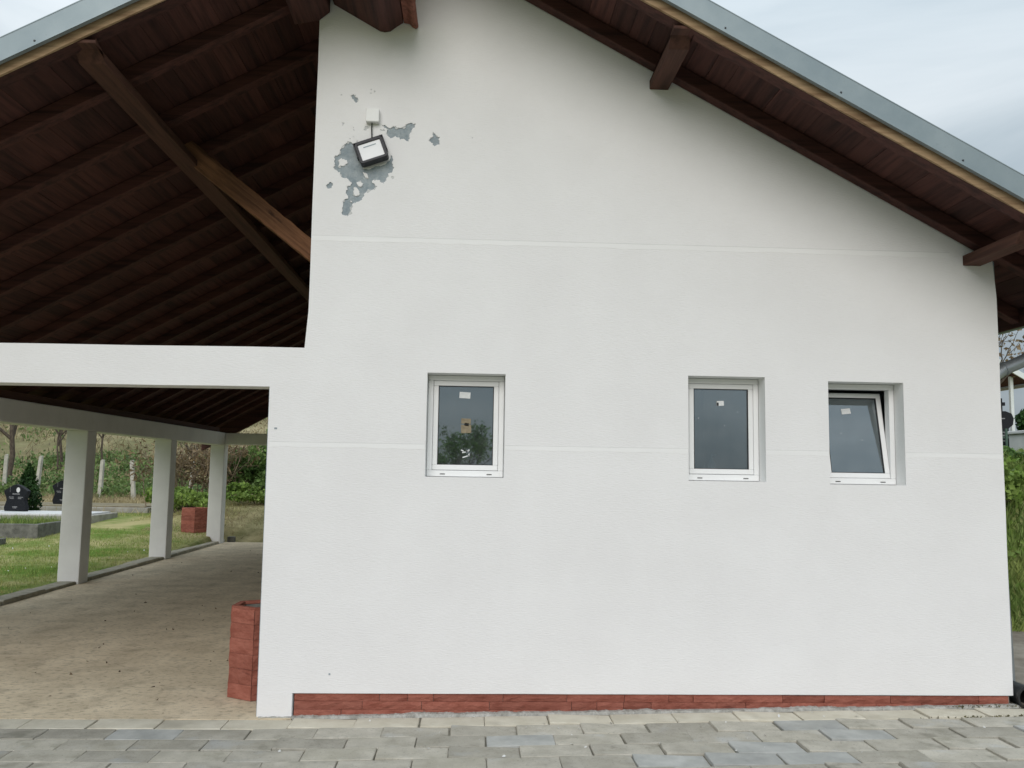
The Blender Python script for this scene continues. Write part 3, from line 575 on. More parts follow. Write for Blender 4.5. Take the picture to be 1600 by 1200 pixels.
# ------------------------------------------------------------------ the roof
roof = empty('roof', parent=B)
YF, YE = -.76, YB + .62
XLe, XRe = -6.02, 4.24
def side(xa, xb):
    return (xa, zroof(xa)), (xb, zroof(xb))
RH = .105                                # rafter height, measured vertically
def slab(m, xa, xb, y0, y1, oa, ob, mi=0):   # slab between two x along one slope, vertical offsets oa..ob above the rafter underside
    za, zb = (zslope(xa), zslope(xb))
    m.hexa([(xa, y0, za + oa), (xb, y0, zb + oa), (xb, y1, zb + oa), (xa, y1, za + oa), (xa, y0, za + ob), (xb, y0, zb + ob), (xb, y1, zb + ob), (xa, y1, za + ob)], mi)
for sgn, (xa, xb) in (('l', (XLe, XR - .003)), ('r', (XR + .003, XRe))):
    zslope = (lambda x: CL + SL * x) if sgn == 'l' else (lambda x: CR + SR * x)
    # rafters
    y = -.112; first = None
    while y < YE - .3:
        m = MB(); slab(m, xa, xb, y, y + .1, 0, RH); m.build('rafter', MT['wood_x'], roof, bevel=.006); y += .725
    m = MB(); slab(m, xa, xb, YE - .12, YE, -.20, RH); m.build('rafter', MT['wood_x'], roof)
    # verge rafter: stained below, weathered bare on its face
    m = MB(); n = 40
    for k in range(n):
        x0_, x1_ = xa + (xb - xa) * k / n, xa + (xb - xa) * (k + 1) / n
        slab(m, x0_, x1_, YF + .018, YF + .12, -.015, RH)
    m2 = MB()
    rr = random.Random(5 if sgn == 'l' else 9); e0 = 0; n = 60
    ofs = [rr.uniform(-.004, .004) for _ in range(n + 1)]
    for k in range(n):
        x0_, x1_ = xa + (xb - xa) * k / n, xa + (xb - xa) * (k + 1) / n; za, zb = zslope(x0_), zslope(x1_)
        a0, a1 = -.012 + ofs[k], -.012 + ofs[k + 1]
        m2.hexa([(x0_, YF + abs(ofs[k]), za + a0), (x1_, YF + abs(ofs[k + 1]), zb + a1), (x1_, YF + .016, zb - .0135), (x0_, YF + .016, za - .0135), (x0_, YF, za + .098), (x1_, YF, zb + .098), (x1_, YF + .016, zb + .098), (x0_, YF + .016, za + .098)])
    vr = m.build('verge_rafter', MT['wood_x'], roof); m2.build('bare_face', MT['wood_gold'], roof)
    # boards running along the ridge
    x = xa; step = .142 if sgn == 'l' else -.142
    rr = random.Random(2)
    x = XR - .004 if sgn == 'l' else XR + .004
    k = 0
    while (x > XLe + .02) if sgn == 'l' else (x < XRe - .02):
        w_ = .138 * rr.uniform(.93, 1.07); x2 = max(x - w_, XLe) if sgn == 'l' else min(x + w_, XRe)
        l_, r_ = min(x, x2) + .0012, max(x, x2) - .0012; dz = rr.uniform(0, .004)
        m = MB(); slab(m, l_, r_, YF + .03, YE - .02, RH + .001 + dz, RH + .022); m.build('board', MT['wood_y'], roof); x = x2
    # sheet metal cover and verge flashing
    m = MB(); slab(m, xa, xb, YF - .03, YE + .04, RH + .030, RH + .042); m.build('roof_sheet', MT['zinc'], roof)
    m = MB(); slab(m, xa, xb, YF - .044, YF - .038, .062, .194); slab(m, xa, xb, YF - .052, YF - .046, .040, .0605); slab(m, xa, xb, YF - .046, YF + .03, .195, .201)
    slab(m, xa, xb, YF - .044, YF - .02, .040, .043)
    fl = m.build('verge_flashing', MT['zinc'], roof)
    sc = MB(); rr = random.Random(4)
    for q in np.arange(xa + .35, xb - .2, .78):
        q += rr.uniform(-.12, .12); z_ = zslope(q) + .073; sc.box(q - .005, q + .005, YF - .0485, YF - .043, z_ - .005, z_ + .005)
    sc.build('screw', MT['black_metal'], roof)
lm = lambda zs: None
MB().box(XRe + .001, XRe + .026, YF, YE, zroof(XRe) - .03, zroof(XRe) + .14).build('eave_fascia', MT['wood_y'], roof)
# purlins with carved ends
def purlin(x0, x1, z0, z1, name='purlin'):
    m = MB(); prof = [(YF + .02, z1), (YF + .02, z0 + .085), (YF + .05, z0 + .07), (YF + .10, z0 + .06), (YF + .15, z0 + .02), (YF + .17, z0), (12.9, z0), (12.9, z1)]
    n = len(prof); vs = [(x0, y, z) for y, z in prof] + [(x1, y, z) for y, z in prof]
    fs = [tuple(range(n)), tuple(range(2 * n - 1, n - 1, -1))] + [(i, (i + 1) % n, (i + 1) % n + n, i + n) for i in range(n)]
    return m.add(vs, fs).build(name, MT['wood_p'], roof, bevel=.006)
purlin(-2.49, -2.325, 4.085, zroof(-2.465) - .002)
purlin(1.209, 1.345, 4.322, zroof(1.345) - .002)
purlin(3.446, 3.575, 3.105, zroof(3.575) - .002)
purlin(-5.52, -5.38, ZB1 - .052, zroof(-5.52) - .002)
# ridge timber sticking out over the wall, cut on the slant, with a worn red cover board
rb = MB().prism_y([(-1.035, 4.860), (-.705, 4.674), (-.672, 4.668), (-.632, 4.676), (-.583, 4.716), (-.545, 4.742), (-.545, 5.14), (-1.035, 4.93)], YF + .14, -.002)
rb.build('ridge_beam', MT['wood_y'], roof, bevel=.006)
rb = MB().prism_y([(-.540, 4.742), (-.50, 4.735), (-.478, 4.712), (-.455, 4.700), (-.437, 4.715), (-.441, 4.745), (-.462, 4.79), (-.462, 5.17), (-.540, 5.14)], YF + .17, -.004)
rb.build('cover_board', MT['wood_red'], roof, bevel=.003)
MB().prism_y([(-1.30, 4.70), (-1.135, 4.735), (-1.06, 4.80), (-1.06, 4.90), (-1.30, 4.76)], -.34, -.004).build('packing_timber', MT['wood_y'], roof, bevel=.005)
# brace from the side wall up to the left purlin
p0, p1 = Vector((-1.115, 1.295, 3.11)), Vector((-2.50, 1.295, 4.20)); d = p1 - p0; L_ = d.length
m = MB(); n = 24; vs, fs = [], []; r = random.Random(8)
for k in range(n + 1):
    x = L_ * k / n; w = lambda: r.uniform(-.005, .005)
    vs += [(x, -.075 + w(), -.155 + w()), (x, .075, -.155 + w()), (x, .075, 0), (x, -.075 + w(), w())]
for k in range(n):
    for q in range(4): fs.append((k * 4 + q, k * 4 + (q + 1) % 4, k * 4 + 4 + (q + 1) % 4, k * 4 + 4 + q))
fs += [(3, 2, 1, 0), tuple(n * 4 + q for q in range(4))]
br = m.add(vs, fs).build('brace', MT['wood_brace'], roof, bevel=.008, loc=p0); br.rotation_euler = (0, math.atan2(-d.z, d.x), 0)
# gutter and downpipe at the right eave
g = MB(); vs, fs = [], []; seg = 10; gx0, gz0, gr = 4.325, 2.872, .078
for yy in (YF - .02, YE):
    for k in range(seg + 1):
        t = math.pi + math.pi * k / seg; vs.append((gx0 + gr * math.cos(t), yy, gz0 + gr * math.sin(t)))
    for k in range(seg, -1, -1):
        t = math.pi + math.pi * k / seg; vs.append((gx0 + (gr - .004) * math.cos(t), yy, gz0 + (gr - .004) * math.sin(t)))
nn = 2 * (seg + 1)
fs += [(k, (k + 1) % nn, (k + 1) % nn + nn, k + nn) for k in range(nn)] + [tuple(range(nn)), tuple(range(2 * nn - 1, nn - 1, -1))]
gut = g.add(vs, fs).build('gutter', MT['zinc_pipe'], B, smooth=True)
dp = MB().tube([(4.325, .2, 2.83), (4.325, .2, 2.72), (4.29, .2, 2.64), (3.99, .2, 2.465), (3.83, .2, 2.395), (3.745, .2, 2.33), (3.722, .2, 2.20), (3.742, .2, 1.4), (3.776, .2, .15)], .0455, 14)
pipe = dp.build('downpipe', MT['zinc_pipe'], B, smooth=True)
MB().tube([(3.86, .2, 2.409), (3.835, .2, 2.398)], .050, 14).build('pipe_collar', MT['zinc_pipe'], B, smooth=True)
MB().tube([(3.748, .2, 1.20), (3.748, .2, 1.225)], .049, 14).build('pipe_clip', MT['zinc_pipe'], B, smooth=True)
db = MB(); seg = 16; vs, fs = [], []
for (rr, yy) in ((.072, .30), (.072, -.02), (.078, -.022), (.078, -.045), (.066, -.045), (.062, .28)):
    for k in range(seg): vs.append((3.765 + rr * math.cos(2 * math.pi * k / seg), yy, .148 + rr * math.sin(2 * math.pi * k / seg)))
for i in range(5):
    for k in range(seg): fs.append((i * seg + k, i * seg + (k + 1) % seg, (i + 1) * seg + (k + 1) % seg, (i + 1) * seg + k))
fs.append(tuple(5 * seg + k for k in range(seg)))
dr = db.add(vs, fs).build('drain_pipe', MT['black_plastic'], smooth=True); tag(dr, 'black plastic drain pipe mouth lying at the foot of the white wall corner', 'drain pipe')

# ------------------------------------------------------------------ things on and around the building
# floodlight
fl = empty('floodlight', (-.7335, -.045, 3.789), label='black floodlight with pale glass hanging crooked on the flaking wall', cat='floodlight')
def rr_rect(w_, h_, rad, n=4):
    pts = []
    for cx, cz, a0 in ((w_ / 2 - rad, h_ / 2 - rad, 0), (-w_ / 2 + rad, h_ / 2 - rad, 90), (-w_ / 2 + rad, -h_ / 2 + rad, 180), (w_ / 2 - rad, -h_ / 2 + rad, 270)):
        for k in range(n + 1): t = R(a0 + 90 * k / n); pts.append((cx + rad * math.cos(t), cz + rad * math.sin(t)))
    return pts
ou, inn = rr_rect(.200, .172, .020), rr_rect(.158, .130, .008); n = len(ou)
h = MB(); ring_ = [(ou, .035), (ou, -.012), ([(x * .97, z * .97) for x, z in ou], -.018), ([(x * 1.03, z * 1.03) for x, z in inn], -.018), (inn, -.008)]
vs = [(x, y, z) for P_, y in ring_ for x, z in P_]; fs = [(i * n + k, i * n + (k + 1) % n, (i + 1) * n + (k + 1) % n, (i + 1) * n + k) for i in range(4) for k in range(n)]
fs += [tuple(range(n))]
hs = h.add(vs, fs).build('housing', MT['black_metal'], fl)
ln_ = MB().prism_y(inn, -.0085, .0); ln = ln_.build('lens', MT['lens'], fl)
MB().box(-.045, .045, -.0105, -.0095, .034, .041).build('light_strip', MT['zinc'], fl)
yk = MB().box(-.108, -.102, -.005, .040, -.02, .095).box(.102, .108, -.005, .040, -.02, .095).box(-.108, .108, .0, .04, .0955, .1005); yk.build('bracket', MT['black_metal'], fl)
fl.rotation_euler = (R(-12), R(-20.5), 0)
jb = MB().box(-.046, .046, -.045, -.001, -.048, .048); jbo = jb.build('junction_box', MT['jbox'], bevel=.006, loc=(-.735, 0, 4.047)); tag(jbo, 'small white plastic junction box on the wall above the floodlight', 'junction box')
cb = MB().tube([(-.739, -.02, 4.0), (-.741, -.014, 3.96), (-.739, -.012, 3.925), (-.735, -.03, 3.875)], .0045, 6).build('power_cable', MT['black_plastic'], smooth=True); tag(cb, 'short black cable running from the junction box down to the floodlight', 'cable')
m = MB()
for (x, z, s) in ((-1.314, 1.868, .018), (.0, 0, 0)):
    if s: m.box(x - s / 2, x + s / 2, -.0015, .0, z - .006, z + .006)
m.box(-.905, -.893, -.0015, 0, .265, .277); m.build('paint_chip', MT['plaster'], wall)

# octagonal litter bins clad in red stone
def tile_bin(name, loc, sides, rad, hgt, rot, label, rows):
    b = empty(name, loc, label=label, cat='litter bin', group='red stone clad litter bins'); b.rotation_euler = (0, 0, rot)
    pts = [(rad * math.cos(2 * math.pi * (k + .5) / sides), rad * math.sin(2 * math.pi * (k + .5) / sides)) for k in range(sides)]
    s = MB(); ri = .80
    rings = [(1, 0), (1, hgt - .012), (ri, hgt - .012), (ri * .98, .1)]
    vs = [(x * f, y * f, z) for f, z in rings for x, y in pts]
    fs = [(i * sides + k, i * sides + (k + 1) % sides, (i + 1) * sides + (k + 1) % sides, (i + 1) * sides + k) for i in range(3) for k in range(sides)] + [tuple(range(sides)), tuple(3 * sides + k for k in range(sides))]
    s.add(vs, fs).build('shell', MT['kerb_dark'], b)
    r = random.Random(rows)
    for k in range(sides):
        a, c = Vector((*pts[k], 0)), Vector((*pts[(k + 1) % sides], 0)); nrm = ((a + c) / 2).normalized(); z = .004
        for q in range(rows):
            hh = (hgt - .004) / rows; z1 = z + hh - .002
            def P(u, zz, o): 
                pp = a.lerp(c, u) * (1 + o); return (pp.x, pp.y, zz)
            n = 5; vs, fs = [], []
            for i in range(n + 1):
                u = .008 + .984 * i / n; o = [.055 + r.uniform(-.018, .018) for _ in range(3)]
                vs += [P(u, z, o[0] - .01), P(u, (z + z1) / 2, o[1]), P(u, z1, o[2] - .01), P(u, z1, .001), P(u, z, .001)]
            for i in range(n):
                for w_ in range(5): fs.append((i * 5 + w_, (i + 1) * 5 + w_, (i + 1) * 5 + (w_ + 1) % 5, i * 5 + (w_ + 1) % 5))
            fs += [(0, 1, 2, 3, 4), tuple(n * 5 + w_ for w_ in (4, 3, 2, 1, 0))]
            MB().add(vs, fs).build('tile', MT['tile'], b); z += hh
    # sloping cap of the rim
    rm_ = MB(); rings = [(1.03, hgt - .010), (1.05, hgt + .012), (.82, hgt + .012), (.80, hgt - .010)]
    vs = [(x * f, y * f, z) for f, z in rings for x, y in pts]; fs = [(i * sides + k, i * sides + (k + 1) % sides, ((i + 1) % 4) * sides + (k + 1) % sides, ((i + 1) % 4) * sides + k) for i in range(4) for k in range(sides)]
    rm_.add(vs, fs).build('rim', MT['tile'], b, bevel=.003)
    return b
tile_bin('litter_bin', (-1.482, .588, 0), 6, .212, .62, R(-1), 'tall red stone clad bin on the dusty floor beside the white wall end', 6)
tile_bin('litter_bin', (-6.02, 13.68, float(terrain(-6.02, 13.68)) - .01), 4, .29, .52, R(-32), 'low red stone clad bin on the grass behind the last column', 6)

# graves on the lawn
def headstone(loc, rot, w_, h_, label, detail=True, bulge=True):
    t = empty('headstone', loc, label=label, cat='headstone', group='black granite headstones'); t.rotation_euler = (0, 0, rot)
    prof = [(-.40, 0), (.40, 0), (.44, .06), (.46, .16), (.41, .30), (.37, .42), (.40, .54), (.47, .66), (.50, .76), (.44, .80), (.30, .88), (.14, .965), (0, 1.0), (-.14, .965), (-.30, .88), (-.44, .80), (-.50, .76), (-.47, .66), (-.40, .54), (-.37, .42), (-.41, .30), (-.46, .16), (-.44, .06)]
    MB().prism_y([(x * w_, z * h_ + .06) for x, z in prof], -.06, .06).build('slab', MT['granite'], t, bevel=.008)
    MB().box(-.55 * w_, .55 * w_, -.13, .13, -.05, .059).build('base', MT['granite'], t, bevel=.01)
    o = MB(); seg = 14; o.add([(.07 + .045 * w_ / .6 * math.cos(2 * math.pi * k / seg), -.0625, .80 * h_ + .06 + .062 * math.sin(2 * math.pi * k / seg)) for k in range(seg)] + [(.07 + .045 * w_ / .6 * math.cos(2 * math.pi * k / seg), -.0605, .80 * h_ + .06 + .062 * math.sin(2 * math.pi * k / seg)) for k in range(seg)], [tuple(range(seg))] + [(k, (k + 1) % seg, (k + 1) % seg + seg, k + seg) for k in range(seg)])
    o.build('portrait', MT['marble'], t)
    e = MB(); e.box(-.155, -.150, -.0625, -.0605, .72 * h_ + .06, .90 * h_ + .06)
    r = random.Random(int(w_ * 1000))
    for (cx, cz, ww, hh) in ((.02, .655, .20, .028), (-.11, .54, .13, .022), (-.10, .49, .11, .020), (.14, .54, .13, .022), (.12, .49, .09, .02), (.0, .19, .13, .025), (.0, .15, .10, .022)):
        x = cx - ww / 2
        while x < cx + ww / 2:
            l_ = r.uniform(.008, .016); zz = cz * h_ + .06; e.box(x, x + l_ * .7, -.0622, -.0606, zz - hh / 2, zz - hh / 2 + hh * r.uniform(.7, 1)); x += l_
    e.build('engraving', MT['engrave'], t)
    return t
def on(x, y, dz=0): return (x, y, float(terrain(x, y)) + dz)
gz = float(terrain(-9.6, 15.2))
headstone((-10.98, 15.85, gz + .12), R(-14), .66, .66, 'black headstone with white portrait beside the small dark conifer')
headstone((-11.27, 18.9, float(terrain(-11.3, 18.9)) + .1), R(-8), .62, .66, 'black headstone half hidden behind the first visible pavilion column')
def frame_grave(name, x0, x1, y0, y1, h, mat, label, t=.14, fill=None, slab_m=None, rot=0):
    cx, cy = (x0 + x1) / 2, (y0 + y1) / 2; g = empty(name, (cx, cy, float(terrain(cx, cy))), label=label, cat='grave'); g.rotation_euler = (0, 0, rot)
    a, b = (x1 - x0) / 2, (y1 - y0) / 2
    for (p, q, u, v) in ((-a, a, -b, -b + t), (-a, a, b - t, b), (-a, -a + t, -b + t + .002, b - t - .002), (a - t, a, -b + t + .002, b - t - .002)):
        MB().box(p, q, u, v, -.35, h).build('kerb_stone', mat, g, bevel=.012)
    MB().box(-a + t + .002, a - t - .002, -b + t + .002, b - t - .002, -.3, h - (.06 if slab_m is None else -.03)).build('grave_bed' if slab_m is None else 'cover_slab', slab_m or MT['ground'], g)
    return g
frame_grave('raised_grave', -12.8, -8.78, 14.7, 16.4, .15, MT['kerb_light'], 'raised grave with white cover slab in front of the nearer headstone', slab_m=MT['marble'])
frame_grave('raised_grave', -14.2, -8.6, 17.9, 20.2, .13, MT['kerb_light'], 'low pale grave surround under the farther headstone', slab_m=MT['dirt2'])
frame_grave('grave_surround', -12.0, -8.73, 12.3, 14.0, .24, MT['kerb_dark'], 'dark stone grave surround overgrown with grass on the lawn')
frame_grave('grave_surround', -12.0, -8.9, 10.55, 11.45, .13, MT['kerb_dark'], 'lowest dark grave surround nearest the kerb on the lawn')
MB().hexa([(-9.3, 14.05, .0), (-7.35, 14.3, .0), (-6.75, 15.3, .0), (-8.1, 14.6, .0), (-9.3, 14.05, .20), (-7.35, 14.3, .21), (-6.75, 15.3, .30), (-8.1, 14.6, .24)]).build('stone_path', MT['kerb_light'])
tag(bpy.data.objects['stone_path'], 'pale stone strip beside the raised grave', kind='structure')
wl = MB().box(-8.05, -6.55, 19.0, 19.18, -.2, .16).build('low_wall', MT['kerb'], loc=(0, 0, float(terrain(-7.3, 19.1)))); tag(wl, 'low stone edging wall on the grass behind the graves', 'wall')

# conifer beside the headstone
def conifer(loc, h, r0, label):
    t = empty('conifer', loc, label=label, cat='conifer')
    MB().tube([(0, 0, -.05), (0, 0, h * .8)], [.04, .01], 7).build('trunk', MT['bark'], t)
    n = 2600; z = RNG.uniform(.02, 1, n) ** .9 * np.clip(1 + .05 * RNG.normal(size=n), .9, 1.05); a = RNG.uniform(0, 6.283, n)
    rad = r0 * (.72 + .45 * np.sin(np.clip(z * 1.5, 0, 1) * math.pi)) * np.clip(1.05 - z ** 5, .12, 1) * (1 + .22 * np.sin(a * 3 + z * 7) + .12 * np.sin(a * 7 - z * 15)) * RNG.uniform(.5, 1.05, n)
    cards('crown', np.stack([rad * np.cos(a), rad * np.sin(a), z * h], 1), RNG.uniform(.03, .06, n), MT['thuja'], t, up=1.2, aspect=2.2)
conifer((-11.12, 16.62, gz + .02), 1.28, .27, 'small dark green conifer growing beside the black headstone')

# concrete fence posts along the bank
PO = []
fp0 = None
for i, (x, y, ln) in enumerate(((-16.7, 26.2, .02), (-15.5, 26.1, .05), (-12.78, 24.9, .02), (-11.25, 23.9, -.10), (-9.1, 22.9, .04))):
    if i == 0:
        m = MB(); prof = [(0, 0), (0, 1.2)]
        m.hexa([(-.065, -.065, -.3), (.065, -.065, -.3), (.065, .065, -.3), (-.065, .065, -.3), (-.055, -.055, 1.28), (.055, -.055, 1.28), (.055, .055, 1.28), (-.055, .055, 1.28)])
        m.hexa([(-.055, -.055, 1.281), (.055, -.055, 1.281), (.055, .055, 1.281), (-.055, .055, 1.281), (-.01, -.05, 1.33), (.05, -.05, 1.33), (.05, .05, 1.33), (-.01, .05, 1.33)])
        o = m.build('fence_post', MT['post'], bevel=.008); fp0 = o
    else: o = fp0.copy(); COL.objects.link(o)
    o.location = on(x, y); o.rotation_euler = (R(random.uniform(-3, 3)), ln, R(random.uniform(-20, 20)))
    tag(o, ['pale concrete fence post farthest left beside the bare trees', 'pale concrete fence post behind the nearer headstone', 'pale concrete fence post behind the dark conifer',
            'leaning concrete fence post just right of the nearest visible column', 'concrete fence post in front of the bramble bank near the middle column'][i], 'fence post', 'concrete fence posts along the bank')

# bare trees, thicket, bushes
def grow(m, p, d, L_, rad, depth, rng, tips, spread=.55, grav=.05, kids=(2, 3)):
    pts = [p]; q = p.copy(); dd = d.copy(); n = 4
    for i in range(n):
        dd = (dd + Vector((rng.gauss(0, .12), rng.gauss(0, .12), rng.gauss(0, .08) + grav))).normalized(); q = q + dd * (L_ / n); pts.append(q.copy())
    m.tube(pts, [rad * (1 - .45 * i / n) for i in range(n + 1)], 5 if depth > 1 else 4, caps=False)
    if depth == 0: tips.append(q); tips.append(pts[2]); return
    for k in range(rng.randint(*kids)):
        a = pts[rng.randint(2, n)]; nd = (dd + Vector((rng.gauss(0, spread), rng.gauss(0, spread), rng.gauss(.1, spread * .7)))).normalized()
        grow(m, a, nd, L_ * rng.uniform(.55, .8), rad * .55, depth - 1, rng, tips, spread, grav, kids)
def bare_tree(loc, h, rad, seed, label, depth=4, group=None, leaf=None, name='bare_tree', lsize=(.05, .09), per=3, spread=.5, kids=(2, 3)):
    t = empty(name, loc, label=label, cat='tree', group=group); rng = random.Random(seed)
    tr = MB(); pts = [Vector((rng.gauss(0, .02) * k, rng.gauss(0, .02) * k, -.2 + h * .4 * k / 4)) for k in range(5)]
    tr.tube(pts, [rad * (1 - .09 * k) for k in range(5)], 8); tr.build('trunk', MT['bark'], t, smooth=True)
    m = MB(); tips = []
    for k in range(4): grow(m, pts[-1 - (k % 2)], Vector((rng.gauss(0, .4), rng.gauss(0, .4), 1)).normalized(), h * .32, rad * .55, depth - 1, rng, tips, spread, .06, kids)
    m.build('branches', MT['bark'], t)
    if leaf:
        P = np.array([tuple(p + Vector((rng.gauss(0, .12), rng.gauss(0, .12), rng.gauss(0, .12)))) for p in tips for _ in range(per)])
        cards('crown', P, RNG.uniform(*lsize, len(P)), leaf, t)
    return t
bare_tree(on(-17.25, 27.6), 6.0, .12, 21, 'bare tree with the thickest trunk at the left edge behind the graves', group='bare trees on the hillside')
bare_tree(on(-16.2, 29.2), 5.0, .07, 22, 'thin bare tree right of the thickest trunk behind the graves', group='bare trees on the hillside')
bare_tree(on(-14.9, 30.0), 4.6, .055, 23, 'thin bare tree above the nearer headstone on the hillside', group='bare trees on the hillside')
bare_tree(on(-15.9, 28.4), 4.2, .045, 61, 'slender bare sapling behind the fence post left of the conifer', group='bare trees on the hillside', kids=(3, 3))
bare_tree(on(-16.6, 31.5), 4.8, .05, 62, 'slender bare sapling farthest up the slope beside the thickest trunk', group='bare trees on the hillside', kids=(3, 3))
bare_tree(on(-9.9, 25.4), 3.8, .05, 24, 'bare twiggy tree leaning beside the middle visible column', group='bare trees on the hillside', spread=.8)
bare_tree(on(-8.1, 19.6), 3.6, .05, 25, 'bare twiggy tree in the gap left of the last column', group='bare trees on the hillside', spread=.8)
def shrub(name, loc, rx_, ry_, h, n, size, mat, label, group=None, lobes=9, seed=1, stems=10, cat='shrub'):
    t = empty(name, loc, label=label, cat=cat, group=group); rng = np.random.default_rng(seed)
    C = np.stack([rng.uniform(-.75, .75, lobes) * rx_, rng.uniform(-.75, .75, lobes) * ry_, rng.uniform(.2, .82, lobes) * h], 1); Rr = rng.uniform(.28, .5, lobes)
    k = rng.integers(0, lobes, n); d = rng.normal(size=(n, 3)); d /= np.linalg.norm(d, axis=1)[:, None]
    P = C[k] + d * (Rr[k] * rng.uniform(.5, 1.05, n) ** .5)[:, None] * np.array([rx_, ry_, h * .7]) * .8
    P[:, 2] = np.clip(P[:, 2], .02, None)
    m = MB(); rg = random.Random(seed)
    for c in C[:stems]:
        b = Vector((c[0] * .3, c[1] * .3, -.1)); e = Vector(c) + Vector((0, 0, h * .12)); mid = b.lerp(e, .5) + Vector((rg.gauss(0, .06), rg.gauss(0, .06), .05)); m.tube([b, mid, e], [.018, .012, .004], 5, caps=False)
    m.build('stems', MT['bark'], t)
    cards('foliage', P, rng.uniform(*size, n), mat, t, aspect=1.5)
    return t
shrub('leafy_bush', on(-5.55, 18.2), 1.25, 1.0, 2.0, 9000, (.05, .10), MT['leaf'], 'big leafy green bush behind the back beam beside the white wall', lobes=26, seed=4)
shrub('leafy_bush', on(-3.6, 18.6), 1.3, 1.0, 2.1, 6000, (.05, .10), MT['leaf'], 'leafy green bush mostly hidden behind the white wall end', lobes=14, seed=5)
shrub('low_weeds', on(-7.0, 15.9), .95, .6, .60, 1700, (.04, .09), MT['leaf_bright'], 'low bright green weeds between the last two columns', lobes=12, seed=6, cat='weeds', group='low bright green weeds')
shrub('low_weeds', on(-5.4, 16.6), 1.2, .5, .55, 1700, (.04, .09), MT['leaf_bright'], 'low bright green weeds at the foot of the big leafy bush', lobes=12, seed=7, cat='weeds', group='low bright green weeds')
# twiggy thicket
th = empty('twiggy_thicket', on(-7.3, 17.6), label='brown leafless thicket between the last two columns', cat='shrub')
m = MB(); rng = random.Random(31); tips = []
for k in range(26):
    grow(m, Vector((rng.uniform(-1.1, 1.1), rng.uniform(-.6, .6), -.05)), Vector((rng.gauss(0, .3), rng.gauss(0, .3), 1)).normalized(), rng.uniform(.7, 1.1), .018, 2, rng, tips, .55, .02, (3, 4))
m.build('branches', MT['twig'], th)
P = np.array([tuple(p + Vector((rng.gauss(0, .1), rng.gauss(0, .1), rng.gauss(0, .1)))) for p in tips for _ in range(5)])
cards('twigs', P, RNG.uniform(.02, .05, len(P)), MT['bud'], th, aspect=4)

def scatter(x0, x1, y0, y1, n, keep=None):
    x = RNG.uniform(x0, x1, n); y = RNG.uniform(y0, y1, n)
    if keep is not None: k = keep(x, y); x, y = x[k], y[k]
    return np.stack([x, y, terrain(x, y)], 1)
clump = lambda x, y, s, t: (np.sin(x * s + 1.7 * np.sin(y * s * .7)) * np.cos(y * s * 1.1 + 1.3 * np.sin(x * s * .8)) + .5 * RNG.normal(size=len(x))) > t
notgrave = lambda x, y: ~(((x < -8.1) & (y > 14.6) & (y < 16.5)) | ((x < -8.55) & (y > 17.8) & (y < 20.3)) | ((x > -9.35) & (x < -6.7) & (y > 14.0) & (y < 15.4)))
P = scatter(-14, -5.56, 3.2, 19, 60000, notgrave); h = RNG.uniform(.02, .06, len(P))
tag(blades('grass', P, h, .010, MT['grass']), 'short patchy lawn grass between the kerb and the graves', kind='stuff')
P = scatter(-11.9, -8.8, 12.35, 13.95, 3500); P[:, 2] = float(terrain(-10.36, 13.15)) + .17; tag(blades('grave_grass', P, RNG.uniform(.05, .22, len(P)), .018, MT['grass_lush'], lean=.3), 'taller grass growing inside the dark grave surround', kind='stuff')
P = scatter(-17, 2, 17.5, 25.5, 26000, lambda x, y: notgrave(x, y) & clump(x, y, 1.1, -.2)); tag(blades('dry_grass', P, RNG.uniform(.06, .26, len(P)), .02, MT['grass_dry'], lean=.6), 'dry straw coloured grass below the bank', kind='stuff')
P = scatter(-7.2, -1, 13.7, 17, 9000, lambda x, y: clump(x, y, 1.6, -.1)); tag(blades('dry_turf', P, RNG.uniform(.02, .10, len(P)), .015, MT['grass_dry'], lean=.8), 'dry turf behind the pavilion floor', kind='stuff')
P = scatter(-24, 4, 24.6, 33, 46000, lambda x, y: clump(x, y, .8, -.25 + .12 * (y - 27))); P[:, 2] += RNG.uniform(0, .38, len(P)); tag(cards('bramble_foliage', P, RNG.uniform(.05, .12, len(P)), MT['bramble'], up=.6), 'green brambles covering the bank behind the fence posts', kind='stuff')
P = scatter(-42, 14, 31, 78, 60000, lambda x, y: clump(x, y, .45, -.4)); tag(blades('hillside_scrub', P, RNG.uniform(.12, .6, len(P)), .045, MT['scrub'], lean=.7), 'dry brown scrub over the hillside', kind='stuff')
P = scatter(-42, 14, 31, 70, 16000, lambda x, y: clump(x, y, .35, .45)); P[:, 2] += RNG.uniform(0, .25, len(P)); tag(cards('hillside_weeds', P, RNG.uniform(.08, .2, len(P)), MT['bramble'], up=.8), 'green weeds in patches over the hillside', kind='stuff')

# ------------------------------------------------------------------ right of the building: bank, graves, far canopy
P = scatter(3.9, 11, 2.55, 9, 60000); tag(blades('bank_grass', P, RNG.uniform(.06, .24, len(P)), .020, MT['grass_lush'], lean=.45), 'tall green grass on the steep bank beside the building', kind='stuff')
P = scatter(3.9, 10, 2.7, 6, 14000, lambda x, y: clump(x, y, 1.9, .5)); P[:, 2] += RNG.uniform(.03, .2, len(P)); tag(cards('bank_weeds', P, RNG.uniform(.03, .075, len(P)), MT['leaf_bright'], up=.8), 'broad leaved weeds among the bank grass', kind='stuff')
hs = empty('cross_headstone', on(8.53, 7.75, .16), label='black headstone with a cross on top standing on the green bank', cat='headstone', group='black granite headstones'); hs.rotation_euler = (0, 0, R(-20)); hs.scale = (.72, 1, 1)
MB().prism_y([(-.13, 0), (.13, 0), (.13, .44), (.22, .50), (.24, .60), (.20, .68), (.08, .72), (-.08, .72), (-.20, .68), (-.24, .60), (-.22, .50), (-.13, .44)], -.05, .05).build('slab', MT['granite'], hs, bevel=.006)
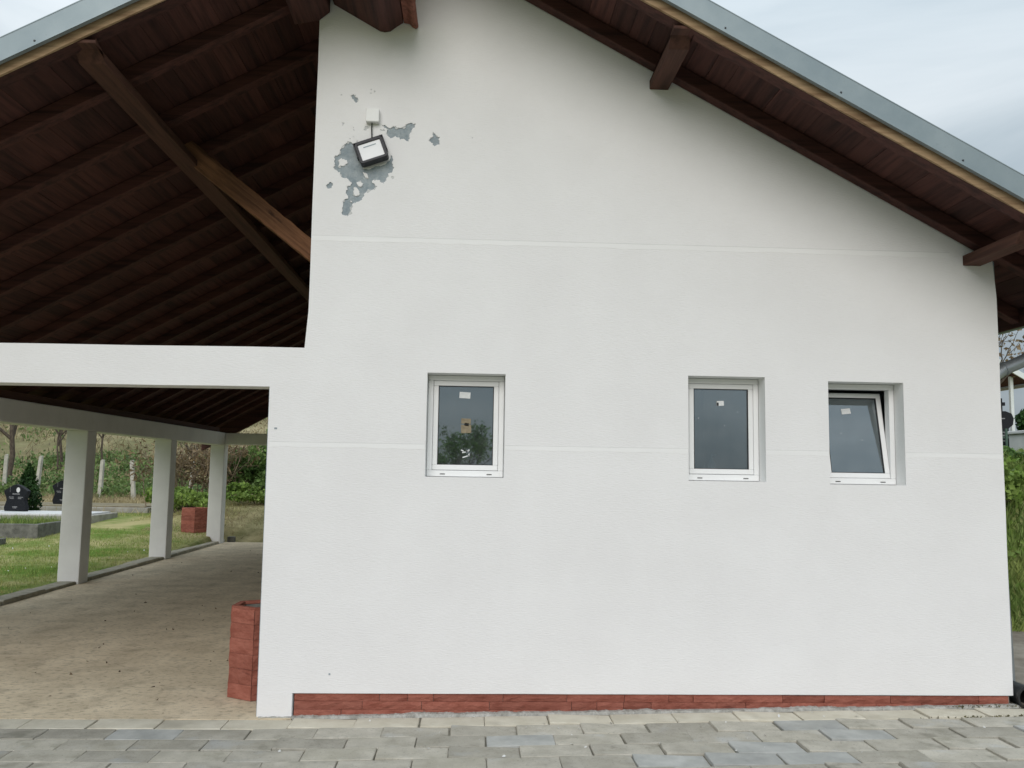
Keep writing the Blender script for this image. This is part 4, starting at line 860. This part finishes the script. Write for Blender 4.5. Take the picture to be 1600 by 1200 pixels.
MB().box(-.028, .028, -.03, .03, .721, .93).box(-.085, -.0285, -.03, .03, .81, .865).box(.0285, .085, -.03, .03, .81, .865).build('cross', MT['granite'], hs, bevel=.004)
e = MB()
for zz, ww in ((.60, .12), (.38, .16), (.33, .14), (.24, .16), (.16, .12)): e.box(-ww / 2, ww / 2, -.0535, -.0505, zz - .008, zz + .008)
e.build('engraving', MT['engrave'], hs)
hs2_ = headstone(on(11.2, 10.6, .0), R(-25), .7, .95, 'black headstone at the right edge behind the white tomb')
tb = empty('white_tomb', on(8.92, 6.9, .22), label='low pale stone tomb on the bank right of the cross headstone', cat='tomb')
MB().box(-.50, .9, -.5, .5, -.4, .25).build('chest', MT['marble'], tb, bevel=.012); MB().box(-.54, .94, -.54, .54, .2515, .30).build('cover_slab', MT['marble'], tb, bevel=.01)
fn = empty('green_fence_panel', on(8.02, 7.1), label='narrow green metal fence panel beside the cross headstone', cat='fence')
MT['green'] = pmat('green_fence_paint', (.05, .09, .07), (.08, .13, .10), scale=6, rough=.6)
for k in range(5): MB().box(-.16 + k * .08, -.13 + k * .08, -.01, .01, -.1, .55).build('slat', MT['green'], fn)
MB().box(-.19, .22, .0105, .025, .40, .43).build('rail', MT['green'], fn)
# open canopy far behind the bank
cn = empty('canopy', (17.9, 21.2, 0), label='distant open shelter with dark soffit seen right of the building', cat='shelter')
zc = float(terrain(16, 23)); Xr, Zr = 0.0, 4.72
rf = MB(); L_ = 3.6
for a, b_, o0, o1, mi in ((-L_, 0, 0, .10, 0), (-L_, 0, .101, .16, 1)):
    rf.hexa([(a, -.1, Zr - a * .56 + o0), (b_, -.1, Zr + o0), (b_, 5, Zr + o0), (a, 5, Zr - a * .56 + o0), (a, -.1, Zr - a * .56 + o1), (b_, -.1, Zr + o1), (b_, 5, Zr + o1), (a, 5, Zr - a * .56 + o1)], mi)
    rf.hexa([(-2 * L_, -.1, Zr + o0), (a, -.1, Zr + L_ * .56 + o0), (a, 5, Zr + L_ * .56 + o0), (-2 * L_, 5, Zr + o0), (-2 * L_, -.1, Zr + o1), (a, -.1, Zr + L_ * .56 + o1), (a, 5, Zr + L_ * .56 + o1), (-2 * L_, 5, Zr + o1)], mi)
rf.build('roof', [MT['wood_x'], MT['white_sheet']], cn)
MB().hexa([(-L_, -.16, Zr + L_ * .56 - .02), (.12, -.16, Zr - .087), (.12, -.11, Zr - .087), (-L_, -.11, Zr + L_ * .56 - .02), (-L_, -.16, Zr + L_ * .56 + .17), (.12, -.16, Zr + .103), (.12, -.11, Zr + .103), (-L_, -.11, Zr + L_ * .56 + .17)]).build('verge_board', MT['white_sheet'], cn)
MB().tube([(.06, -.15, Zr - .02), (.06, 5.05, Zr - .02)], .09, 10).build('gutter', MT['zinc_pipe'], cn, smooth=True)
for px, py in ((-.42, .25), (-.42, 4.6), (-6.8, .25), (-6.8, 4.6)): MB().box(px - .05, px + .05, py - .05, py + .05, zc - .5, Zr + .0 + (.42 * .56 if px > -1 else .2)).build('post', MT['white_sheet'], cn)
bt = bare_tree(on(8.75, 9.2), 3.4, .07, 41, 'budding tree on the bank just behind the right corner of the building', depth=4, leaf=MT['bud'], name='budding_tree', lsize=(.03, .07), per=4, group=None)
shrub('dark_conifer_shrub', on(12.6, 12.5), .9, .9, 1.3, 2500, (.05, .10), MT['thuja'], 'dark evergreen shrub at the right edge behind the graves', seed=12, cat='shrub')

# a young tree across the forecourt, mirrored in the first window
bare_tree((-.25, -29, float(terrain(-.25, -29))), 3.5, .08, 51, 'young leafy tree standing across the forecourt opposite the wall', depth=4, leaf=MT['leaf'], name='young_tree', lsize=(.05, .11), per=11, spread=.62, kids=(3, 3))

shrub('bank_shrub', on(5.9, 3.9), .7, .5, .55, 1500, (.035, .075), MT['leaf_bright'], 'bright leafy shrub low on the bank beside the white wall', lobes=12, seed=71, group='leafy shrubs on the bank')
shrub('bank_shrub', on(6.7, 4.9), .6, .5, .42, 1200, (.035, .075), MT['leaf'], 'darker leafy shrub higher on the bank beside the white wall', lobes=12, seed=72, group='leafy shrubs on the bank')
cbk = MB().box(-.07, .07, -.08, .08, -.10, .11).build('concrete_block', MT['kerb_dark'], bevel=.01, loc=(-5.20, 13.56, 0)); tag(cbk, 'small dark concrete block at the foot of the last column', 'block')
P = scatter(-8.5, -5.7, 5, 13, 160, lambda x, y: clump(x, y, 1.3, .3)); P[:, 2] += .05; tag(cards('daisies', P, RNG.uniform(.015, .03, len(P)), MT['marble'], aspect=1.1), 'tiny white daisies scattered in the lawn', kind='stuff')
# ------------------------------------------------------------------ litter
P = np.stack([RNG.uniform(-5.2, -1.4, 120), RNG.uniform(0, 12.5, 120) ** 1.0, np.full(120, .003)], 1); P[:50, 1] = RNG.uniform(0, 4, 50)
tag(cards('leaf_litter', P, RNG.uniform(.006, .026, len(P)), MT['litter'], aspect=1.7), 'dead leaves and crumbs on the dusty floor', kind='stuff')
x = RNG.uniform(-1.3, 3.6, 46); y = -RNG.uniform(.03, .95, 46) ** 1.5 - .02
P = np.stack([x, y, tilt(x) + .005], 1); tag(cards('plaster_crumbs', P, RNG.uniform(.006, .02, len(P)), MT['crumb'], aspect=1.6), 'white crumbs of plaster on the pavers', kind='stuff')
P = np.stack([RNG.uniform(2.9, 4.1, 260), RNG.normal(-.272, .008, 260), np.zeros(260)], 1); Q = np.stack([RNG.uniform(3.2, 4.2, 160), RNG.normal(-.03, .012, 160), np.zeros(160)], 1)
P = np.concatenate([P, Q]); P = P[RNG.uniform(2.7, 4.0, len(P)) < P[:, 0]]; P[:, 2] = tilt(P[:, 0]) + RNG.uniform(.001, .006, len(P))
MT['moss'] = leafmat('dark_moss', (.10, .095, .05), (.20, .18, .10), scale=5); tag(cards('moss', P, RNG.uniform(.005, .017, len(P)), MT['moss'], up=.3), 'dark moss and weeds in the paver joints near the drain pipe', kind='stuff')
